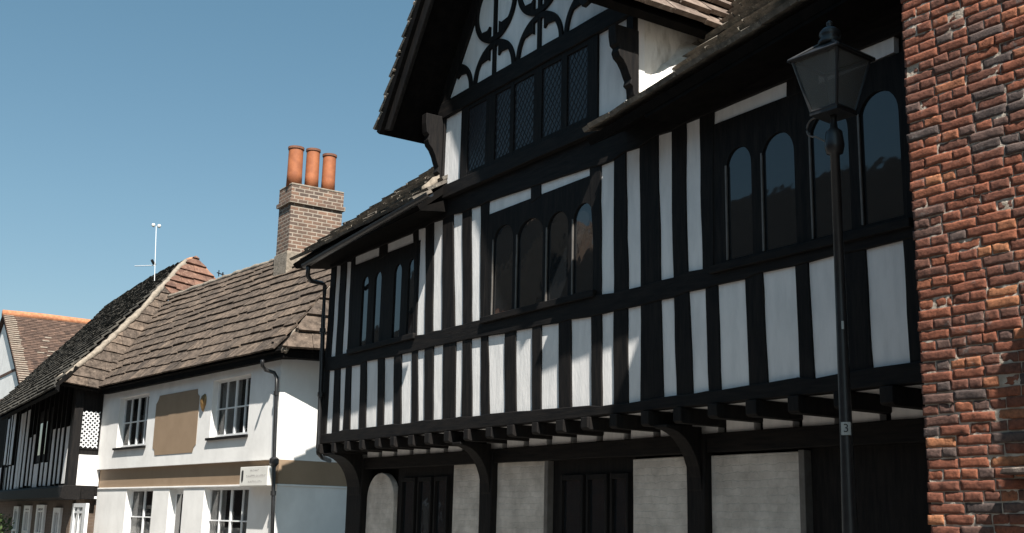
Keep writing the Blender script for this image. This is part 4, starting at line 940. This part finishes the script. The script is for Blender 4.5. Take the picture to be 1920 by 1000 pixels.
bm = BM(); jbox(bm, 0.35, jl, jz0 - 0.05, 5.2, -0.1, -4.0); link('wall_core', bm, 'soffit', JH)
def zj(zx): return zx / 3.57, None
def ju_at(zx, zy): return J(zx / 3.57, 720 + zy / 3.57)
# studs as narrow black posts over white infill; picture columns measured along the facade
def jpanel(x0, x1, zt_, zb_):
    u0 = ju_at(x1, 500)[0]; u1 = ju_at(x0, 500)[0]
    bm = BM(); jbox(bm, u0, u1, ju_at((x0 + x1) / 2, zb_)[1], ju_at((x0 + x1) / 2, zt_)[1], -0.1, -0.02); link('infill_panel', bm, 'plaster', JH)
for x0, x1, a_, b_ in ((22, 36, 250, 540), (44, 78, 220, 540), (108, 122, 215, 700), (128, 142, 205, 690), (150, 166, 192, 690), (180, 192, 365, 680), (204, 220, 345, 680), (228, 258, 535, 690), (272, 290, 525, 680), (298, 316, 525, 680), (330, 348, 310, 680), (362, 376, 305, 670), (388, 404, 300, 665), (420, 440, 292, 665), (459, 472, 140, 640),
                       (2, 14, 560, 735), (34, 44, 560, 725), (62, 74, 550, 715), (82, 96, 545, 710)):
    jpanel(x0, x1, a_, b_)
bm = BM(); jbox(bm, ju_at(325, 400)[0], ju_at(228, 400)[0], ju_at(280, 520)[1], ju_at(280, 180)[1], -0.1, -0.05); jw = link('window', bm, 'timber', JH)
bm = BM(); jbox(bm, ju_at(312, 400)[0], ju_at(240, 400)[0], ju_at(280, 470)[1], ju_at(280, 260)[1], -0.06, -0.045); link('pane', bm, 'glass', jw)
for xx in (100, 146, 172, 198, 224, 264, 294, 324, 354, 382, 411, 449, 18, 40, 56, 78):
    u_ = ju_at(xx, 500)[0]; bm = BM(); jbox(bm, u_ - 0.05, u_ + 0.05, jz0 - 0.02, 4.9, -0.09, 0.0); link('stud', bm, 'timber', JH, bevel=0.006)
bm = BM(); obox(bm, J3(-0.02, jz0 - 0.3, 0.02), ju * 0.2, Vector((0, 0, 3.1)), -jn_ * 0.2); link('corner_post', bm, 'timber', JH, bevel=0.01)
# side return with lattice window and white panel
side = (Vector((Q3.x, Q3.y, 0)) - P2).normalized(); jsn = Vector((side.y, -side.x, 0)); jsn = jsn if jsn.x > 0 else -jsn
def SD(px, py): v = onP(px, py, P2, jsn); return ((v - P2).dot(side), v.z)
def s3(a_, z_, off=0): v = P2 + side * a_ + jsn * off; return Vector((v.x, v.y, z_))
def sbox(bm, a0, a1, z0, z1, o0, o1): prism(bm, [s3(a0, z0, o0), s3(a1, z0, o0), s3(a1, z1, o0), s3(a0, z1, o0)], jsn * (o1 - o0))
bm = BM(); sbox(bm, 0.02, jn + 1.0, jz0 - 0.2, 4.6, -0.3, -0.03); link('side_wall', bm, 'timber', JH)
a0, zt_ = SD(144, 857); a1, zb_ = SD(184, 912)
bm = BM(); sbox(bm, a0, a1, zb_, SD(160, 853)[1], -0.03, -0.005); link('infill_panel', bm, 'plaster', JH)
l0, lz1 = SD(154, 771); l1, lz0 = SD(182, 840)
bm = BM(); sbox(bm, l0 - 0.05, l1 + 0.05, lz0 - 0.05, lz1 + 0.05, -0.03, -0.012); lw = link('lattice_window', bm, 'timber', JH)
bm = BM(); sbox(bm, l0, l1, lz0, lz1, -0.012, -0.006); link('pane', bm, 'glass', lw)
bm = BM(); nd = 4; sx = (l1 - l0) / nd; szz = (lz1 - lz0) / 8
for i in range(nd):
    for j in range(8):
        x_, z_ = l0 + i * sx, lz0 + j * szz; t_ = 0.018
        for (xA, zA, xB, zB) in ((x_, z_, x_ + sx, z_ + szz), (x_, z_ + szz, x_ + sx, z_)):
            prism(bm, [s3(xA, zA - t_, -0.004), s3(xB, zB - t_, -0.004), s3(xB, zB + t_, -0.004), s3(xA, zA + t_, -0.004)], jsn * 0.006)
link('lattice', bm, 'white_paint', lw)
# sill beam / pent fascia and ground floor
bm = BM(); prism(bm, [J3(-0.06, jz0, 0.06), J3(-0.06, jz0 - 0.05, 0.14), J3(-0.06, jz0 - 0.30, 0.16), J3(-0.06, jz0 - 0.34, 0.05), J3(-0.06, jz0 - 0.34, -0.3), J3(-0.06, jz0, -0.3)], ju * jl); link('fascia_beam', bm, 'timber_h', JH, bevel=0.01)
bm = BM(); obox(bm, s3(0.0, jz0 - 0.32, 0.03), side * (jn), Vector((0, 0, 0.32)), -jsn * 0.2); link('fascia_beam', bm, 'timber_h', JH, bevel=0.01)
bm = BM(); jbox(bm, 0.15, jl, 0, jz0 - 0.3, -0.45, -0.25); link('ground_floor_wall', bm, 'brown_wall', JH)
bm = BM(); sbox(bm, 0.2, jn + 0.4, 0, jz0 - 0.3, -0.4, -0.2); link('ground_floor_wall', bm, 'brown_wall', JH)
def jg(zx): return J(zx / 3.57, 960, -0.25)[0]
for x0, x1, zt_ in ((590, 492, 800), (420, 372, 830), (310, 256, 810), (215, 172, 815), (137, 104, 820)):
    u0, u1 = jg(x0), jg(x1); z1_ = J(((x0 + x1) / 2) / 3.57, 720 + zt_ / 3.57, -0.25)[1]; f = BM(); t = (u1 - u0) * 0.2
    for a_, b_, c_, d_ in ((u0, u1, z1_ - 0.09, z1_), (u0, u0 + t, 0.2, z1_ - 0.09), (u1 - t, u1, 0.2, z1_ - 0.09), (u0 + t, u1 - t, 0.95, 1.02)): jbox(f, a_, b_, c_, d_, -0.26, -0.19)
    jbox(f, (u0 + u1) / 2 - 0.03, (u0 + u1) / 2 + 0.03, 1.02, z1_ - 0.09, -0.255, -0.2); jbox(f, u0 + t, u1 - t, 1.55, 1.6, -0.255, -0.2)
    o = link('window', f, 'white_paint', JH); f = BM(); jbox(f, u0 + t, u1 - t, 0.2, z1_ - 0.09, -0.25, -0.235); link('pane', f, 'glass', o)
# its roofs: the front slope seen edge-on (dark) and the hip facing us
Dtop = K3 + ed_ * HP(349, 492)[0] + hv * HP(349, 492)[1]
def h3(p_): a_, b_ = HP(*p_); return K3 + ed_ * a_ + hv * b_
v_l = lambda v_: HP(*[0, 0])
vk = [K3, ]
vall = [A3 + wu * valley_u(v_) + ws * v_ for v_ in (0.0, vr)]
vuv = [((p_ - K3).dot(ed_), (p_ - K3).dot(hv)) for p_ in vall]
hc0 = HP(106.6, 716); hd = HP(349, 492); hm = HP(255.6, 592)
split = (hm[0], hm[1])
pA = [hc0, (0, 0), vuv[0], vuv[1], hm]
pB = [hm, vuv[1], HP(327, 558), HP(305, 539)] if False else [hm, vuv[1], HP(318, 556), HP(306, 539)]
roof('hip_roof', 'slab', JH, K3, ed_, hv, [[hc0, (0, 0), vuv[1], hm], pB], course=0.33, width=(0.25, 0.55), thick=0.03, seed=61, jit=0.02, tilt=1.3, sag=0.02, deck=0.08, label='lower hip of brown stone slabs')
gab = [HP(306, 539), HP(318, 556), HP(371, 543), HP(404, 529), HP(365, 484), HP(349, 492)]
roof('gablet', 'slab_red', JH, K3, ed_, hv, [gab], course=0.3, width=(0.35, 0.7), thick=0.05, seed=62, jit=0.02, tilt=1.2, deck=0.08, label='reddish tiled gablet at the ridge end')
bm = BM(); lumpy(bm, [h3((106.6, 716)) + hN.normalized() * 0.03, h3((183.8, 659)) + hN.normalized() * 0.03, h3((255.6, 592)) + hN.normalized() * 0.03, h3((305, 538)) + hN.normalized() * 0.03, h3((333, 505)), h3((350, 490))], 0.085, 6); link('hip_mortar', bm, 'mortar', JH, smooth=True)
bm = BM(); lumpy(bm, [h3((350, 489)), h3((365, 484)), h3((386, 508)), h3((404, 529))], 0.07, 7); link('hip_tile', bm, 'ridge', JH, smooth=True)
c3 = h3((106.6, 716)); fN = ju.cross(Dtop - c3).normalized()
def FR(px, py): v = onP(px, py, c3, fN); return v
fv = fN.cross(ju).normalized(); fv = fv if fv.z > 0 else -fv
def fuv(px, py): d_ = FR(px, py) - c3; return (d_.dot(ju), d_.dot(fv))
cen = fuv(104, 724)
sil = [fuv(*p_) for p_ in ((349, 491), (320, 503), (285, 521), (240, 549), (200, 575), (170, 605), (130, 641), (90, 675), (30, 730))]
base = [fuv(106.6, 717)]
low_e = [fuv(105, 729), fuv(60, 752), fuv(0, 784)]
# fan of convex pieces from the front corner
pieces = []
ver = [fuv(255.6, 592)]
chain = sil + [fuv(0, 757)]
for p_, q_ in zip(chain, chain[1:]): pieces.append([base[0], q_, p_])
pieces.append([base[0], chain[-1], low_e[2], low_e[1], low_e[0]]) 
roof('front_roof', 'slate_black', JH, c3, ju, fv, pieces, course=0.30, width=(0.25, 0.45), thick=0.035, seed=63, jit=0.02, tilt=1.3, sag=0.02, deck=0.08, label='dark sagging front roof slope')

# ================================================================== FAR GABLED HOUSE
fY = 10.6
far_r = onY(5, 590, fY); far_e = onY(40, 738, fY); far_b = onX(165, 606, far_r.x)
FH = thing('gabled_house', 'distant white gabled house with a brown tile roof and orange ridge', 'house', (far_r.x, fY + 3, 0))
fs = (far_r - far_e); flen = fs.length; fs.normalize()
roof('tile_roof', 'clay', FH, far_e, Vector((0, 1, 0)), fs, [[(0, -0.8), (13, -0.8), (13, flen), (0, flen)]], course=0.21, width=(0.25, 0.36), thick=0.03, seed=71, jit=0.01, deck=0.1)
bm = BM(); tube(bm, [far_r + Vector((0, -0.02, 0.05)), far_r + Vector((0, 2, 0.08)), far_r + Vector((0, 4.5, 0.04)), far_r + Vector((0, 13, 0.06))], 0.22, 10); link('ridge', bm, 'ridge', FH, smooth=True)
nR = Vector((1, 0, 0)).cross(Vector((0, 0, 1))) 
nF = Vector((0, 1, 0)).cross(fs); nF = nF if nF.z > 0 else -nF
bm = BM(); rs = random.Random(8)
k = 0.0
while k < flen - 0.1:
    obox(bm, far_e + fs * k + nF * 0.055 + Vector((0, 0.03, 0)), fs * 0.10, Vector((0, rs.uniform(0.5, 0.62), 0)), nF * 0.025); k += 0.26
link('verge_tile', bm, 'mortar', FH)
bm = BM()
for (px_, py_) in ((80, 640), (76, 652), (84, 634), (90, 660), (88, 668), (70, 662), (86, 678)):
    v_ = onP(px_, py_, far_e + nF * 0.07, nF); obox(bm, v_, Vector((0, 0.35, 0)), fs * 0.10, nF * 0.02)
link('lichen_tile', bm, 'mortar', FH)
lx2 = far_r.x - (far_e.x - far_r.x)
bm = BM(); prism(bm, [(far_e.x - 0.25, fY + 0.2, 0), (far_e.x - 0.25, fY + 0.2, far_e.z), (far_r.x, fY + 0.2, far_r.z - 0.15), (lx2 + 0.25, fY + 0.2, far_e.z), (lx2 + 0.25, fY + 0.2, 0)], (0, 8.6, 0)); link('gable_wall', bm, 'render', FH)
bm = BM(); fs2 = Vector((-fs.x, 0, fs.z)); e2 = Vector((lx2, fY, far_e.z)); nL = fs2.cross(Vector((0, 1, 0))); nL = nL if nL.z > 0 else -nL
obox(bm, e2 - fs2 * 0.6, Vector((0, 9, 0)), fs2 * (flen + 0.6), nL * 0.06); link('tile_roof', bm, 'clay', FH)
bm = BM(); obox(bm, far_e + Vector((0, 0.08, -0.22)), fs * flen, Vector((0, 0.06, 0)), nF * 0.16); link('bargeboard', bm, 'timber', FH)
for z_ in (far_e.z + 0.15, far_e.z + 1.5):
    bm = BM(); hwz = (far_r.z - z_) / (far_r.z - far_e.z) * (far_e.x - far_r.x) - 0.2; box(bm, (far_r.x - hwz, fY + 0.17, z_ - 0.07), (far_r.x + hwz, fY + 0.22, z_ + 0.07)); link('gable_timber', bm, 'slab_red', FH)
bm = BM(); box(bm, (far_r.x + 0.5, fY + 0.18, 6.2), (far_r.x + 1.2, fY + 0.23, 7.0)); o = link('window', bm, 'white_paint', FH); bm = BM(); box(bm, (far_r.x + 0.56, fY + 0.165, 6.26), (far_r.x + 1.14, fY + 0.2, 6.94)); link('pane', bm, 'glass', o)

# aerials
ax = onP(291, 540, A3 + wn_ * -3.5, wn_); at_ = onP(293, 424, A3 + wn_ * -3.5, wn_)
AE = thing('television_aerial', 'thin pale mast with two white heads above the dark roof', 'aerial', (ax.x, ax.y, ax.z - 0.4))
bm = BM(); tube(bm, [ax - Vector((0, 0, 0.5)), at_], 0.011, 6); link('mast', bm, 'alu', AE)
for s in (-1, 1):
    bm = BM(); c_ = at_ + Vector((0.0, 0.09 * s, 0.02)); lathe(bm, c_ - Vector((0, 0, 0.07)), [(0.02, 0), (0.05, 0.03), (0.06, 0.07), (0.04, 0.11), (0.01, 0.12)], 10); link('aerial_head', bm, 'sign_face', AE)
bm = BM(); bs = onP(288, 494, A3 + wn_ * -3.5, wn_); tube(bm, [bs + Vector((0.05, -0.08, 0.09)), bs, bs + Vector((-0.03, 0.06, -0.04))], 0.045, 6); link('bracket', bm, 'iron', AE)
bm = BM(); tube(bm, [onP(253, 499, A3 + wn_ * -3.5, wn_), onP(290, 498, A3 + wn_ * -3.5, wn_)], 0.015, 6); link('cross_arm', bm, 'alu', AE)
a2 = onP(417, 530, A3 + wn_ * -2.6, wn_); a3 = onP(418, 511, A3 + wn_ * -2.6, wn_)
A2 = thing('television_aerial', 'tiny dark comb shaped aerial just behind the stone slab ridge', 'aerial', (a2.x, a2.y, a2.z - 0.3))
bm = BM(); tube(bm, [a2 - Vector((0, 0, 0.3)), a3], 0.02, 6); tube(bm, [a3 + Vector((0.15, -0.2, -0.06)), a3 + Vector((-0.1, 0.14, -0.06))], 0.015, 6); tube(bm, [a3 + Vector((0.1, -0.14, 0.02)), a3 + Vector((0.1, -0.14, -0.14))], 0.014, 6); link('mast', bm, 'iron', A2)

# hedge glimpsed at the far left
hx = onY(6, 985, 6.4)
bm = BM(); rs = random.Random(4)
for k in range(1500):
    c_ = Vector((hx.x + rs.uniform(-3.2, -0.45), 6.2 + rs.uniform(-0.6, 0.6), rs.uniform(0.1, 1.45) )); s_ = rs.uniform(0.04, 0.09); a_ = Vector((rs.uniform(-1, 1), rs.uniform(-1, 1), rs.uniform(-1, 1))).normalized(); b_ = a_.orthogonal().normalized(); c2_ = a_.cross(b_)
    bm.faces.new([bm.verts.new(v_) for v_ in (c_ - b_ * s_, c_ - c2_ * s_ * 0.5, c_ + b_ * s_, c_ + c2_ * s_ * 0.5)])
o = link('hedge', bm, 'leaf'); o['label'] = 'clipped green hedge at the far end of the street'; o['category'] = 'hedge'

# ================================================================== houses across the street (seen only as reflections in the panes)
def opposite(x0, x1, ridge, label, mat, cat='house'):
    T_ = thing('terraced_house', label, cat, ((x0 + x1) / 2, -6, 0), 'houses across the street')
    bm = BM(); box(bm, (x0, -9.5, 0), (x1, -4, ridge - 4)); link('wall', bm, mat, T_)
    ln = math.hypot(3.1, ridge - 5.1); V_ = Vector((0, -3.1, ridge - 5.1)).normalized()
    bm = BM(); prism(bm, [(x0 - 0.02, -3.65, ridge - 4.1), (x0 - 0.02, -6.75, ridge), (x0 - 0.02, -9.85, ridge - 4.1)], (x1 - x0 + 0.04, 0, 0)); rf = link('roof', bm, 'slate_black', T_)
    bm = BM(); box(bm, (x0 + 0.6, -7.1, ridge - 0.8), (x0 + 1.5, -6.3, ridge + 0.9)); link('chimney', bm, 'chimney', rf)
    for wx in np.linspace(x0 + 1.2, x1 - 1.2, 3):
        for wz in (0.9, 3.3):
            bm = BM(); box(bm, (wx - 0.5, -4.0, wz), (wx + 0.5, -3.95, wz + 1.3)); o = link('window', bm, 'white_paint', T_); bm = BM(); box(bm, (wx - 0.43, -3.96, wz + 0.07), (wx + 0.43, -3.94, wz + 1.23)); link('pane', bm, 'glass', o)
opposite(-60, -34.52, 9.2, 'long plain brick house across the street, farthest along', 'brick_plain'); opposite(-34.5, -31.02, 12.4, 'tallest house across the street, red brick under a steep roof', 'brick_plain')
opposite(-31, -13.02, 10.3, 'widest brick house across the street', 'brick_plain'); opposite(-13, 2, 9.4, 'red brick house across the street, nearest the camera', 'brick_plain')
